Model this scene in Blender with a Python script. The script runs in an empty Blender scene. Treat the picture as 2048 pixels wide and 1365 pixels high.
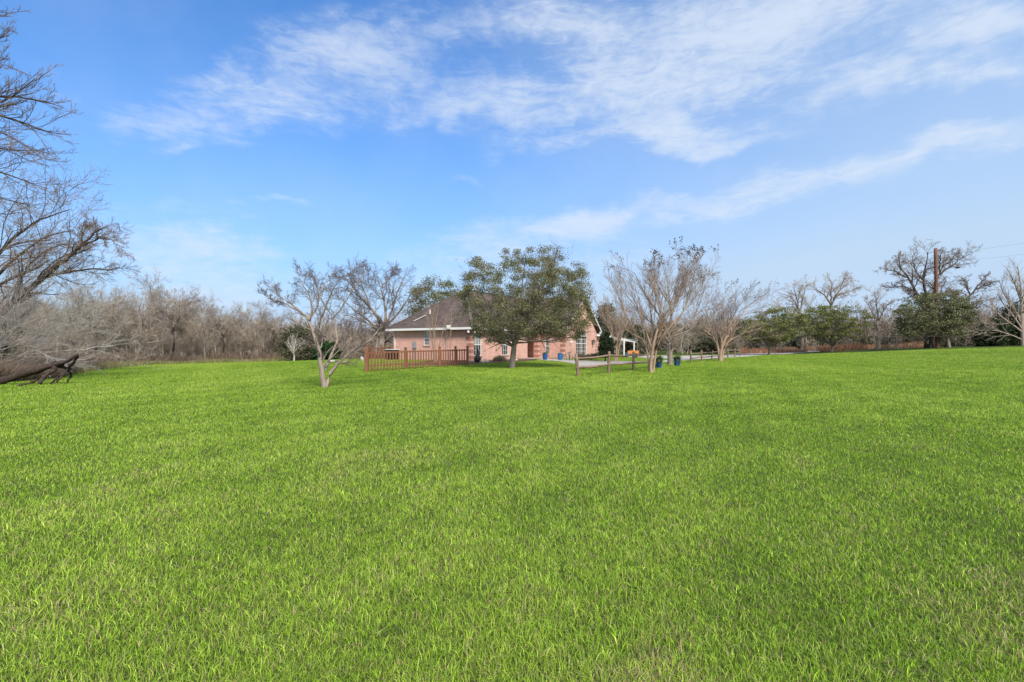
import bpy, math
import numpy as np
from mathutils import Vector

SC = bpy.context.scene
COL = SC.collection
R = math.radians
F = 1024.0      # focal length in photo pixels (2048 wide)
HX, HY = 1024.0, 694.0
CAMH = 1.6

# ---------------------------------------------------------------- camera, light, exposure
cam = bpy.data.cameras.new("camera")
cam.lens = 18.0; cam.sensor_width = 36.0; cam.clip_end = 6000; cam.clip_start = 0.05
cam.shift_y = 11.5/2048.0
camo = bpy.data.objects.new("camera", cam); COL.objects.link(camo)
camo.location = (0, 0, CAMH); camo.rotation_euler = (R(90), 0, 0)
SC.camera = camo
SC.view_settings.view_transform = 'Standard'; SC.view_settings.look = 'None'
SC.view_settings.gamma = 1.0; SC.view_settings.use_curve_mapping = False
SC.view_settings.exposure = 1.05
SUN_EL, SUN_AZ = 42.0, 158.0     # azimuth clockwise from +Y; the sun stands behind the camera
sun = bpy.data.lights.new("sun", 'SUN'); sun.energy = 2.7; sun.angle = R(14); sun.color = (1.0, 0.95, 0.87)
suno = bpy.data.objects.new("sun", sun); COL.objects.link(suno)
sd = Vector((math.sin(R(SUN_AZ))*math.cos(R(SUN_EL)), math.cos(R(SUN_AZ))*math.cos(R(SUN_EL)), math.sin(R(SUN_EL))))
suno.rotation_euler = sd.to_track_quat('Z', 'Y').to_euler()

def world():
    w = bpy.data.worlds.new("World"); SC.world = w; w.use_nodes = True
    nt = w.node_tree; N = nt.nodes; L = nt.links; N.clear()
    def node(t, **k):
        n = N.new(t)
        for a, b in k.items(): setattr(n, a, b)
        return n
    def setin(n, i, v):
        if isinstance(v, bpy.types.NodeSocket): L.new(v, n.inputs[i])
        else: n.inputs[i].default_value = v
    def m(op, a, b=0.0, c=None):
        n = node('ShaderNodeMath', operation=op); setin(n, 0, a); setin(n, 1, b)
        if c is not None: setin(n, 2, c)
        return n.outputs[0]
    def vm(op, a, b=(0, 0, 0)):
        n = node('ShaderNodeVectorMath', operation=op); setin(n, 0, a); setin(n, 1, b)
        return n.outputs[1] if op in ('DOT_PRODUCT', 'LENGTH') else n.outputs[0]
    def smooth(v, lo, hi):
        n = node('ShaderNodeMapRange', interpolation_type='SMOOTHSTEP')
        setin(n, 0, v); n.inputs[1].default_value = lo; n.inputs[2].default_value = hi
        return n.outputs[0]
    tc = node('ShaderNodeTexCoord')
    d = vm('NORMALIZE', tc.outputs['Generated'])
    sep = node('ShaderNodeSeparateXYZ'); L.new(d, sep.inputs[0])
    az = m('ARCTAN2', sep.outputs[0], sep.outputs[1]); el = m('ARCSINE', sep.outputs[2])
    cmb = node('ShaderNodeCombineXYZ'); L.new(az, cmb.inputs[0]); L.new(el, cmb.inputs[1])
    p0 = cmb.outputs[0]
    sky = node('ShaderNodeTexSky', sky_type='NISHITA'); sky.sun_disc = False
    sky.sun_elevation = R(SUN_EL); sky.sun_rotation = R(SUN_AZ)
    sky.altitude = 50; sky.air_density = 1.0; sky.dust_density = 0.6; sky.ozone_density = 2.5
    # wobble the field the cloud banks are laid out on
    def noise(vec, scale, detail, rough=0.55, dist=0.0, col=False):
        n = node('ShaderNodeTexNoise'); setin(n, 'Vector', vec)
        n.inputs['Scale'].default_value = scale; n.inputs['Detail'].default_value = detail
        n.inputs['Roughness'].default_value = rough; n.inputs['Distortion'].default_value = dist
        return n.outputs['Color' if col else 'Fac']
    wob = vm('SUBTRACT', noise(p0, 5.0, 3, col=True), (0.5, 0.5, 0.5))
    sc = node('ShaderNodeVectorMath', operation='SCALE'); L.new(wob, sc.inputs[0]); sc.inputs['Scale'].default_value = 0.16
    p = vm('ADD', p0, sc.outputs[0])
    def AE(px, py):
        u, v = (px-HX)/F, (HY-py)/F
        return math.atan(u), math.atan(v/math.sqrt(1+u*u))
    # cirrus banks: end points (az/el converted), half width, strength
    banks = [((240, 215), (520, 280), 30, .55), ((380, 160), (660, 210), 45, .62), ((520, 90), (700, 120), 50, .62),
             ((640, 60), (860, 150), 55, .5), ((650, 150), (900, 60), 60, .35), ((800, 230), (1180, 220), 26, .72), ((980, 190), (1420, 130), 48, .8),
             ((1300, 110), (1720, 40), 55, .85), ((900, 0), (1300, 40), 45, .75), ((1500, 20), (1950, -30), 30, .8),
             ((1240, 235), (1450, 260), 30, .95), ((1280, 285), (1530, 275), 18, .6), ((1000, 300), (1180, 270), 18, .5),
             ((1600, 205), (1880, 165), 22, .7), ((1840, 150), (2060, 135), 22, .75), ((1830, 80), (2060, 40), 22, .8),
             ((1230, 425), (1700, 362), 26, .92), ((1640, 360), (2080, 268), 24, .88), ((1040, 465), (1330, 430), 26, .75),
             ((840, 505), (1180, 475), 36, .55), ((200, 470), (540, 530), 60, .68), ((480, 418), (660, 416), 10, .5),
             ((340, 310), (420, 315), 10, .3), ((700, 560), (1300, 540), 40, .45), ((1250, 520), (1500, 500), 16, .25),
             ((60, 130), (110, 160), 30, .2), ((900, 360), (960, 366), 8, .3), ((1100, 40), (1700, 90), 75, .45),
             ((200, 560), (600, 620), 40, .3)]
    # unseen cirrus behind and beside the camera, made denser to add white light
    acc = None
    for (a, b, wpx, amp) in banks:
        a0, a1 = AE(*a), AE(*b)
        c = ((a0[0]+a1[0])/2, (a0[1]+a1[1])/2); dx, dy = a1[0]-a0[0], a1[1]-a0[1]
        ln = math.hypot(dx, dy); dx /= ln; dy /= ln
        la = ln/2*0.95+0.02; lb = wpx/F*1.0
        q = vm('SUBTRACT', p, (c[0], c[1], 0))
        s = vm('DOT_PRODUCT', q, (dx/la, dy/la, 0)); t = vm('DOT_PRODUCT', q, (-dy/lb, dx/lb, 0))
        r2 = m('MULTIPLY_ADD', s, s, m('MULTIPLY', t, t))
        g = m('MULTIPLY', m('EXPONENT', m('MULTIPLY', r2, -0.85)), amp)
        acc = g if acc is None else m('MAXIMUM', acc, g) if False else m('SUBTRACT', m('ADD', acc, g), m('MULTIPLY', acc, g))
    back = m('MULTIPLY', smooth(m('ABSOLUTE', az), 1.2, 1.7), 0.75)
    acc = m('MAXIMUM', acc, back)
    def streak(ang, sx, sy, scale, detail, dist):
        mp = node('ShaderNodeMapping'); L.new(p0, mp.inputs[0])
        mp.inputs['Rotation'].default_value = (0, 0, ang); mp.inputs['Scale'].default_value = (sx, sy, 1)
        return noise(mp.outputs[0], scale, detail, 0.62, dist)
    s1 = streak(R(22), 1.0, 3.2, 4.6, 9, 0.8)      # filaments falling to the right, left half
    s2 = streak(R(-10), 1.0, 3.0, 5.0, 9, 0.8)      # filaments rising to the right
    wmix = smooth(az, -0.45, 0.15)
    st = m('ADD', m('MULTIPLY', s1, m('SUBTRACT', 1.0, wmix)), m('MULTIPLY', s2, wmix))
    f1 = streak(R(26), 1.0, 3.4, 17.0, 8, 1.0); f2 = streak(R(-14), 1.0, 3.4, 20.0, 8, 1.0)
    fine = m('ADD', m('MULTIPLY', f1, m('SUBTRACT', 1.0, wmix)), m('MULTIPLY', f2, wmix))
    puff = noise(p0, 38.0, 6, 0.6)
    tex = m('ADD', m('ADD', m('MULTIPLY', st, 0.52), m('MULTIPLY', fine, 0.34)), m('MULTIPLY', puff, 0.14))
    tex = smooth(tex, 0.30, 0.70)
    # thin everywhere veil + banks broken by the filaments
    edge = m('ADD', acc, m('MULTIPLY', m('SUBTRACT', tex, 0.5), m('MULTIPLY', smooth(acc, 0.0, 0.35), 0.95)))
    cov = m('ADD', m('MULTIPLY', smooth(edge, 0.06, 1.22), 0.64), m('MULTIPLY', acc, 0.18))
    veil = m('MULTIPLY', smooth(noise(p0, 3.0, 5), 0.35, 0.8), 0.16)
    cov = m('MAXIMUM', cov, veil)
    # pale air towards the horizon
    haze = m('MINIMUM', m('ADD', m('MULTIPLY', m('EXPONENT', m('MULTIPLY', m('MAXIMUM', el, 0.0), -4.5)), 1.25), m('MULTIPLY', smooth(az, -0.3, 0.8), 0.42)), 1.0)
    tint = node('ShaderNodeMix', data_type='RGBA', blend_type='MULTIPLY'); tint.inputs[0].default_value = 1.0
    L.new(sky.outputs[0], tint.inputs['A']); tint.inputs['B'].default_value = SKYTINT
    mx0 = node('ShaderNodeMix', data_type='RGBA'); L.new(haze, mx0.inputs[0]); L.new(tint.outputs['Result'], mx0.inputs['A'])
    mx0.inputs['B'].default_value = HAZECOL
    mx = node('ShaderNodeMix', data_type='RGBA'); L.new(cov, mx.inputs[0]); L.new(mx0.outputs['Result'], mx.inputs['A'])
    mx.inputs['B'].default_value = CLOUDCOL
    bg = node('ShaderNodeBackground'); L.new(mx.outputs['Result'], bg.inputs[0]); bg.inputs[1].default_value = 0.15
    out = node('ShaderNodeOutputWorld'); L.new(bg.outputs[0], out.inputs[0])
SKYTINT = (.125, .44, .74, 1)
HAZECOL = (1.72, 2.28, 3.0, 1)
CLOUDCOL = (2.4, 2.7, 3.12, 1)
world()

# ---------------------------------------------------------------- helpers
def tag(o, label=None, cat=None, group=None, kind=None):
    if label: o['label'] = label
    if cat: o['category'] = cat
    if group: o['group'] = group
    if kind: o['kind'] = kind
    return o

def link(name, me, mat=None, parent=None, loc=None):
    o = bpy.data.objects.new(name, me); COL.objects.link(o)
    if mat is not None: me.materials.append(mat)
    if parent is not None: o.parent = parent
    if loc is not None: o.location = loc
    return o

def empty(name, loc=(0, 0, 0), rz=0.0, parent=None, **k):
    o = bpy.data.objects.new(name, None); COL.objects.link(o)
    o.empty_display_size = 0.2; o.location = loc; o.rotation_euler = (0, 0, rz)
    if parent: o.parent = parent
    tag(o, **k); return o

def mesh_np(name, V, faces, smooth=False, attr=None):
    """V (n,3); faces: list of (k,m) index arrays"""
    me = bpy.data.meshes.new(name)
    V = np.asarray(V, dtype=np.float32)
    faces = [np.asarray(f, dtype=np.int32) for f in faces if len(f)]
    me.vertices.add(len(V)); me.vertices.foreach_set('co', V.ravel())
    nl = sum(f.size for f in faces); npoly = sum(len(f) for f in faces)
    me.loops.add(nl); me.polygons.add(npoly)
    me.loops.foreach_set('vertex_index', np.concatenate([f.ravel() for f in faces]))
    tot = np.concatenate([np.full(len(f), f.shape[1], dtype=np.int32) for f in faces])
    st = np.zeros(npoly, dtype=np.int32); st[1:] = np.cumsum(tot)[:-1]
    me.polygons.foreach_set('loop_start', st); me.polygons.foreach_set('loop_total', tot)
    if smooth: me.polygons.foreach_set('use_smooth', np.ones(npoly, dtype=bool))
    if attr is not None:
        for nm, arr in attr.items():
            if arr.ndim == 2:
                a = me.color_attributes.new(nm, 'FLOAT_COLOR', 'POINT')
                a.data.foreach_set('color', np.asarray(arr, dtype=np.float32).ravel())
            else:
                a = me.attributes.new(nm, 'FLOAT', 'POINT'); a.data.foreach_set('value', np.asarray(arr, dtype=np.float32))
    me.update(calc_edges=True)
    return me

class MB:
    def __init__(s): s.V = []; s.F = []
    def add(s, V, F):
        b = len(s.V); s.V += [tuple(v) for v in V]; s.F += [tuple(i+b for i in f) for f in F]
    def box(s, x0, x1, y0, y1, z0, z1):
        s.add([(x0, y0, z0), (x1, y0, z0), (x1, y1, z0), (x0, y1, z0), (x0, y0, z1), (x1, y0, z1), (x1, y1, z1), (x0, y1, z1)],
              [(0, 3, 2, 1), (4, 5, 6, 7), (0, 1, 5, 4), (1, 2, 6, 5), (2, 3, 7, 6), (3, 0, 4, 7)])
        return s
    def quad(s, *p): s.add(p, [tuple(range(len(p)))]); return s
    def slab(s, pts, t):
        """polygon with thickness t straight down"""
        n = len(pts); P = [Vector(p) for p in pts]; Q = [p-Vector((0, 0, t)) for p in P]
        s.add(P+Q, [tuple(range(n)), tuple(range(2*n-1, n-1, -1))]+[(i, i+n, (i+1) % n+n, (i+1) % n) for i in range(n)])
        return s
    def bar(s, a, b, w, h=None, twist=0.0, taper=1.0):
        """rectangular bar from a to b"""
        h = h or w; a, b = Vector(a), Vector(b); d = (b-a).normalized()
        ref = Vector((0, 0, 1)) if abs(d.z) < .9 else Vector((0, 1, 0))
        x = d.cross(ref).normalized(); y = x.cross(d)
        V = []
        for p, k in ((a, 1.0), (b, taper)):
            for sx, sy in ((-1, -1), (1, -1), (1, 1), (-1, 1)): V.append(p+x*sx*w/2*k+y*sy*h/2*k)
        s.add(V, [(0, 1, 2, 3), (7, 6, 5, 4), (0, 4, 5, 1), (1, 5, 6, 2), (2, 6, 7, 3), (3, 7, 4, 0)]); return s
    def lathe(s, prof, n=20, c=(0, 0, 0)):
        V = []; Fc = []
        for r, z in prof:
            for i in range(n):
                a = 2*math.pi*i/n; V.append((c[0]+r*math.cos(a), c[1]+r*math.sin(a), c[2]+z))
        for j in range(len(prof)-1):
            for i in range(n):
                k = (i+1) % n; Fc.append((j*n+i, j*n+k, (j+1)*n+k, (j+1)*n+i))
        Fc.append(tuple(range(n-1, -1, -1))); Fc.append(tuple(range((len(prof)-1)*n, len(prof)*n)))
        s.add(V, Fc); return s
    def build(s, name, mat, parent=None, loc=None, smooth=False, bevel=0.0):
        me = bpy.data.meshes.new(name); me.from_pydata([tuple(v) for v in s.V], [], s.F); me.update()
        if smooth: me.polygons.foreach_set('use_smooth', [True]*len(me.polygons))
        o = link(name, me, mat, parent, loc)
        if bevel:
            bv = o.modifiers.new('bevel', 'BEVEL'); bv.width = bevel; bv.segments = 2; bv.limit_method = 'ANGLE'
        return o

# ---------------------------------------------------------------- terrain
CP = [(0, 2), (0, 0)]
ctl = []   # (x, y, z)
def cpt(px, py, Y): ctl.append(((px-HX)/F*Y, Y, CAMH-(py-HY)/F*Y))
for a in ((650, 776, 20), (1152, 752, 25.5), (1217, 747.5, 26.7), (1266, 740, 30), (1311, 735.5, 33.5), (1382, 727, 47), (1423, 722, 56),
          (1456, 716, 66), (1479, 714, 75), (733, 744, 30.7), (935, 731.5, 37.5), (1024, 738, 34), (942, 723, 43), (1128, 720.5, 53),
          (788, 717, 47.3), (1193, 713, 61), (300, 728, 60), (640, 723, 72), (200, 737, 45), (0, 775, 20), (1876, 695.5, 75), (2048, 692, 75), (1757, 698, 90),
          (1655, 706, 85), (1537, 710, 80), (1600, 700, 110), (2048, 700, 50), (1303, 746, 27.6), (1340, 730, 39.8), (1255, 711, 75)):
    cpt(*a)
ctl += [(0, 0, 0), (0, 5, 0), (-10, 5, 0), (10, 5, .05), (-30, 15, -.1), (30, 20, .45), (20, 8, .15), (0, -30, 0), (-30, -20, 0), (40, -10, .4),
        (-60, 130, -.7), (0, 130, .1), (60, 130, 1.0), (-90, 60, -1.0), (110, 60, 2.2)]
ctl = np.array(ctl, dtype=float)
def _tps():
    P = ctl[:, :2]/30.0; n = len(P)
    d = np.linalg.norm(P[:, None]-P[None], axis=2); K = np.where(d > 0, d*d*np.log(d+1e-12), 0)
    K += np.eye(n)*0.12
    A = np.zeros((n+3, n+3)); A[:n, :n] = K; A[:n, n] = 1; A[:n, n+1:] = P; A[n, :n] = 1; A[n+1:, :n] = P.T
    return np.linalg.solve(A, np.concatenate([ctl[:, 2], [0, 0, 0]])), P
_W, _Pc = _tps()
def zg(x, y):
    x = np.asarray(x, dtype=float); y = np.asarray(y, dtype=float); shp = np.broadcast(x, y).shape
    x = np.broadcast_to(x, shp).ravel(); y = np.broadcast_to(y, shp).ravel()
    r = np.hypot(x, y-30); k = np.minimum(1.0, 110.0/np.maximum(r, 1e-6)); X = x*k/30.0; Yy = (30+(y-30)*k)/30.0
    out = np.empty(len(X))
    for i in range(0, len(X), 40000):
        q = np.stack([X[i:i+40000], Yy[i:i+40000]], 1)
        d = np.linalg.norm(q[:, None]-_Pc[None], axis=2)
        out[i:i+40000] = (np.where(d > 0, d*d*np.log(d+1e-12), 0)@_W[:len(_Pc)])+_W[-3]+q@_W[-2:]
    out = np.clip(out, -1.6, 2.6)
    return out.reshape(shp) if shp else float(out[0])
def G(px, Y, dz=0.0):
    x = (px-HX)/F*Y; return Vector((x, Y, float(zg(x, Y))+dz))
def W(px, py, Y):
    return Vector(((px-HX)/F*Y, Y, CAMH+(HY-py)/F*Y))

# ---------------------------------------------------------------- materials
def mat(name, build):
    m_ = bpy.data.materials.new(name); m_.use_nodes = True; nt = m_.node_tree
    b = nt.nodes['Principled BSDF']; build(nt, b); return m_
def _noise(nt, scale, detail=4, coord='Object', vec=None, rough=.55, dist=0):
    n = nt.nodes.new('ShaderNodeTexNoise'); n.inputs['Scale'].default_value = scale; n.inputs['Detail'].default_value = detail
    n.inputs['Roughness'].default_value = rough; n.inputs['Distortion'].default_value = dist
    if vec is None:
        tc = nt.nodes.new('ShaderNodeTexCoord'); vec = tc.outputs[coord]
    nt.links.new(vec, n.inputs['Vector']); return n
def _ramp(nt, fac, stops):
    r = nt.nodes.new('ShaderNodeValToRGB'); nt.links.new(fac, r.inputs[0])
    e = r.color_ramp.elements
    while len(e) < len(stops): e.new(0.5)
    for i, (p, c) in enumerate(stops): e[i].position = p; e[i].color = (c[0], c[1], c[2], 1)
    return r
def _bump(nt, b, h, strength, dist=0.02):
    bp = nt.nodes.new('ShaderNodeBump'); bp.inputs['Strength'].default_value = strength; bp.inputs['Distance'].default_value = dist
    nt.links.new(h, bp.inputs['Height']); nt.links.new(bp.outputs[0], b.inputs['Normal'])
def simple(name, c1, c2, scale=6, rough=.8, bump=.3, stretch=None, spec=.3, detail=6):
    def f(nt, b):
        vec = None
        if stretch:
            tc = nt.nodes.new('ShaderNodeTexCoord'); mp = nt.nodes.new('ShaderNodeMapping'); mp.inputs['Scale'].default_value = stretch
            nt.links.new(tc.outputs['Object'], mp.inputs[0]); vec = mp.outputs[0]
        n = _noise(nt, scale, detail, vec=vec, rough=.65); r = _ramp(nt, n.outputs['Fac'], [(.3, c1), (.7, c2)])
        nt.links.new(r.outputs[0], b.inputs['Base Color']); b.inputs['Roughness'].default_value = rough
        b.inputs['Specular IOR Level'].default_value = spec
        if bump: _bump(nt, b, n.outputs['Fac'], bump)
    return mat(name, f)
def bark(name, c1, c2, scale=5): return simple(name, c1, c2, scale, .9, .6, (1, 1, .25), .15)
def foliage(name, stops, rough=.55, nscale=1.2, trans=.25):
    """leaf colour varies leaf by leaf (attribute v) and clump by clump"""
    def f(nt, b):
        at = nt.nodes.new('ShaderNodeAttribute'); at.attribute_name = 'v'
        n = _noise(nt, nscale, 3)
        mx = nt.nodes.new('ShaderNodeMath'); mx.operation = 'MULTIPLY_ADD'; nt.links.new(n.outputs['Fac'], mx.inputs[0]); mx.inputs[1].default_value = .9
        s_ = nt.nodes.new('ShaderNodeMath'); s_.operation = 'MULTIPLY_ADD'; nt.links.new(at.outputs['Fac'], s_.inputs[0]); s_.inputs[1].default_value = .75; s_.inputs[2].default_value = -.33
        nt.links.new(s_.outputs[0], mx.inputs[2])
        r = _ramp(nt, mx.outputs[0], stops); nt.links.new(r.outputs[0], b.inputs['Base Color'])
        b.inputs['Roughness'].default_value = rough; b.inputs['Specular IOR Level'].default_value = .25
        if trans:
            t = nt.nodes.new('ShaderNodeBsdfTranslucent'); nt.links.new(r.outputs[0], t.inputs[0])
            ms = nt.nodes.new('ShaderNodeMixShader'); ms.inputs[0].default_value = trans
            nt.links.new(b.outputs[0], ms.inputs[1]); nt.links.new(t.outputs[0], ms.inputs[2])
            nt.links.new(ms.outputs[0], nt.nodes['Material Output'].inputs[0])
    return mat(name, f)

GRASS_A, GRASS_B, GRASS_C = (.158, .30, .02), (.345, .515, .035), (.49, .57, .11)
def _ground(nt, b):
    n1 = _noise(nt, .12, 5); n2 = _noise(nt, 2.2, 6, rough=.7); n3 = _noise(nt, 30, 3)
    r = _ramp(nt, n1.outputs['Fac'], [(.3, (.06, .085, .02)), (.55, (.085, .115, .026)), (.75, (.11, .10, .045))])
    r2 = _ramp(nt, n2.outputs['Fac'], [(.25, (.55, .6, .5)), (.6, (1, 1, 1)), (.85, (1.25, 1.1, 1.2))])
    m1 = nt.nodes.new('ShaderNodeMix'); m1.data_type = 'RGBA'; m1.blend_type = 'MULTIPLY'; m1.inputs[0].default_value = 1
    nt.links.new(r.outputs[0], m1.inputs['A']); nt.links.new(r2.outputs[0], m1.inputs['B'])
    nt.links.new(m1.outputs['Result'], b.inputs['Base Color']); b.inputs['Roughness'].default_value = .95; b.inputs['Specular IOR Level'].default_value = .1
    _bump(nt, b, n3.outputs['Fac'], .8, .05)
M_ground = mat('lawn_soil', _ground)
def _grass(nt, b):
    at = nt.nodes.new('ShaderNodeVertexColor'); at.layer_name = 'col'
    nt.links.new(at.outputs[0], b.inputs['Base Color']); b.inputs['Roughness'].default_value = .55; b.inputs['Specular IOR Level'].default_value = .18
    t = nt.nodes.new('ShaderNodeBsdfTranslucent'); nt.links.new(at.outputs[0], t.inputs[0])
    ms = nt.nodes.new('ShaderNodeMixShader'); ms.inputs[0].default_value = .42
    nt.links.new(b.outputs[0], ms.inputs[1]); nt.links.new(t.outputs[0], ms.inputs[2]); nt.links.new(ms.outputs[0], nt.nodes['Material Output'].inputs[0])
M_grass = mat('grass_blades', _grass)

def _brick(c1, c2, mortar):
    def f(nt, b):
        tc = nt.nodes.new('ShaderNodeTexCoord'); sp = nt.nodes.new('ShaderNodeSeparateXYZ'); nt.links.new(tc.outputs['Object'], sp.inputs[0])
        ad = nt.nodes.new('ShaderNodeMath'); nt.links.new(sp.outputs[0], ad.inputs[0]); nt.links.new(sp.outputs[1], ad.inputs[1])
        cb = nt.nodes.new('ShaderNodeCombineXYZ'); nt.links.new(ad.outputs[0], cb.inputs[0]); nt.links.new(sp.outputs[2], cb.inputs[1])
        br = nt.nodes.new('ShaderNodeTexBrick'); nt.links.new(cb.outputs[0], br.inputs['Vector'])
        br.inputs['Color1'].default_value = (*c1, 1); br.inputs['Color2'].default_value = (*c2, 1); br.inputs['Mortar'].default_value = (*mortar, 1)
        br.inputs['Scale'].default_value = 1.0; br.inputs['Brick Width'].default_value = .29; br.inputs['Row Height'].default_value = .10
        br.inputs['Mortar Size'].default_value = .012; br.inputs['Bias'].default_value = 0.0; br.inputs['Mortar Smooth'].default_value = .2
        n = _noise(nt, 1.3, 5); r = _ramp(nt, n.outputs['Fac'], [(.3, (.86, .85, .84)), (.7, (1.08, 1.06, 1.04))])
        m1 = nt.nodes.new('ShaderNodeMix'); m1.data_type = 'RGBA'; m1.blend_type = 'MULTIPLY'; m1.inputs[0].default_value = 1
        nt.links.new(br.outputs['Color'], m1.inputs['A']); nt.links.new(r.outputs[0], m1.inputs['B'])
        nt.links.new(m1.outputs['Result'], b.inputs['Base Color']); b.inputs['Roughness'].default_value = .9; b.inputs['Specular IOR Level'].default_value = .15
        inv = nt.nodes.new('ShaderNodeMath'); inv.operation = 'SUBTRACT'; inv.inputs[0].default_value = 1; nt.links.new(br.outputs['Fac'], inv.inputs[1])
        _bump(nt, b, inv.outputs[0], .5, .008)
    return f
M_brick = mat('pink_brick', _brick((.56, .26, .19), (.65, .35, .27), (.66, .53, .45)))
M_quoin = mat('quoin_brick', _brick((.33, .12, .08), (.40, .17, .12), (.42, .30, .24)))
def _shingle(nt, b):
    tc = nt.nodes.new('ShaderNodeTexCoord'); sp = nt.nodes.new('ShaderNodeSeparateXYZ'); nt.links.new(tc.outputs['Object'], sp.inputs[0])
    ad = nt.nodes.new('ShaderNodeMath'); nt.links.new(sp.outputs[0], ad.inputs[0]); nt.links.new(sp.outputs[1], ad.inputs[1])
    cb = nt.nodes.new('ShaderNodeCombineXYZ'); nt.links.new(ad.outputs[0], cb.inputs[0]); nt.links.new(sp.outputs[2], cb.inputs[1])
    br = nt.nodes.new('ShaderNodeTexBrick'); nt.links.new(cb.outputs[0], br.inputs['Vector'])
    br.inputs['Color1'].default_value = (.088, .066, .056, 1); br.inputs['Color2'].default_value = (.145, .112, .096, 1); br.inputs['Mortar'].default_value = (.055, .042, .038, 1)
    br.inputs['Scale'].default_value = 1.0; br.inputs['Brick Width'].default_value = .33; br.inputs['Row Height'].default_value = .11
    br.inputs['Mortar Size'].default_value = .012
    n = _noise(nt, .7, 6, rough=.7); r = _ramp(nt, n.outputs['Fac'], [(.3, (.8, .8, .8)), (.7, (1.25, 1.22, 1.2))])
    m1 = nt.nodes.new('ShaderNodeMix'); m1.data_type = 'RGBA'; m1.blend_type = 'MULTIPLY'; m1.inputs[0].default_value = 1
    nt.links.new(br.outputs['Color'], m1.inputs['A']); nt.links.new(r.outputs[0], m1.inputs['B'])
    nt.links.new(m1.outputs['Result'], b.inputs['Base Color']); b.inputs['Roughness'].default_value = .95; b.inputs['Specular IOR Level'].default_value = .1
M_roof = mat('roof_shingles', _shingle)
M_white = simple('white_paint', (.66, .64, .60), (.78, .76, .72), 3, .6, .05)
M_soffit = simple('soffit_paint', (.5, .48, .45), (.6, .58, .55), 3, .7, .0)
M_conc = simple('concrete', (.36, .31, .265), (.48, .42, .36), 1.2, .9, .2)
M_found = simple('foundation_concrete', (.24, .22, .20), (.33, .31, .28), 2, .9, .2)
M_mulch = simple('bark_mulch', (.05, .028, .018), (.13, .075, .05), 14, .95, .8)
M_redwood = simple('red_stained_cedar', (.15, .062, .032), (.27, .122, .068), 9, .75, .35, (1, 1, .2))
M_rail = simple('weathered_log', (.14, .09, .058), (.28, .195, .135), 6, .85, .6, (1, 1, .35))
M_pole = simple('treated_pole', (.11, .048, .028), (.21, .10, .062), 4, .8, .4, (1, 1, .12))
M_blue = simple('cobalt_glaze', (.012, .055, .20), (.022, .10, .30), 3, .25, .05, spec=.5)
M_teal = simple('teal_blue_glaze', (.015, .10, .24), (.03, .16, .33), 3, .25, .05, spec=.5)
M_black = simple('black_iron', (.012, .012, .014), (.03, .028, .028), 8, .55, .2)
M_orange = simple('orange_wood', (.42, .15, .035), (.55, .22, .06), 4, .6, .2)
M_stone = simple('sandstone', (.42, .31, .22), (.62, .48, .36), 7, .9, .6)
M_pale = simple('pale_stone', (.32, .29, .26), (.48, .45, .41), 7, .9, .5)
M_soil = simple('pot_soil', (.03, .02, .015), (.06, .04, .03), 30, .95, .5)
M_grey = simple('grey_metal', (.22, .23, .24), (.32, .33, .34), 4, .5, .05)
M_darkin = simple('dark_recess', (.015, .014, .014), (.03, .028, .026), 4, .7, 0)
M_door = simple('cream_door', (.50, .46, .38), (.58, .54, .46), 2, .5, .05)
def _glass(c):
    def f(nt, b):
        n = _noise(nt, .8, 2)
        r = _ramp(nt, n.outputs['Fac'], [(.35, tuple(v*.75 for v in c)), (.65, c)]); nt.links.new(r.outputs[0], b.inputs['Base Color'])
        b.inputs['Roughness'].default_value = .07; b.inputs['Specular IOR Level'].default_value = .6
    return f
M_glass = mat('dark_window_glass', _glass((.05, .055, .06)))
M_glassb = mat('glass_over_blinds', _glass((.30, .31, .31)))
B_grey = bark('grey_bark', (.165, .13, .10), (.33, .27, .215))
B_pale = bark('pale_bark', (.24, .18, .14), (.42, .34, .28))
B_white = bark('bleached_twigs', (.34, .295, .25), (.52, .47, .41))
B_dark = bark('dark_bark', (.055, .040, .030), (.13, .098, .076))
B_tan = bark('peeling_crape_bark', (.25, .155, .10), (.46, .33, .235), 4)
B_brown = bark('brown_twigs', (.20, .148, .108), (.34, .26, .195))
B_wood = bark('woodland_twigs', (.34, .28, .215), (.54, .455, .36))
B_log = simple('rotting_log', (.022, .014, .011), (.085, .058, .045), 8, .95, .8)
B_mauve = bark('redbud_twigs', (.10, .072, .068), (.19, .145, .135))
L_oak = foliage('live_oak_leaves', [(.12, (.08, .086, .036)), (.42, (.17, .175, .075)), (.72, (.265, .245, .12)), (.92, (.34, .26, .15))])
L_canopy = foliage('canopy_leaves', [(.12, (.07, .078, .035)), (.42, (.165, .175, .075)), (.75, (.25, .24, .115)), (.95, (.31, .26, .15))], nscale=.7)
L_young = foliage('young_oak_leaves', [(.12, (.075, .092, .028)), (.42, (.175, .195, .055)), (.75, (.27, .27, .085)), (.95, (.34, .28, .12))])
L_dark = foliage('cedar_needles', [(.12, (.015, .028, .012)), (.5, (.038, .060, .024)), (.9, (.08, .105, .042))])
L_mid = foliage('brush_leaves', [(.12, (.055, .058, .03)), (.5, (.13, .127, .07)), (.9, (.22, .195, .12))])
L_pot = foliage('pot_plant_leaves', [(.15, (.05, .10, .015)), (.6, (.14, .22, .035)), (.9, (.28, .32, .06))], nscale=8)
L_bright = foliage('glossy_green_leaves', [(.15, (.012, .045, .012)), (.6, (.035, .10, .022)), (.9, (.07, .15, .03))], nscale=3)
L_red = foliage('bluestem_blades', [(.1, (.26, .12, .065)), (.6, (.42, .22, .125)), (.9, (.52, .35, .22))], nscale=.3)
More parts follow.
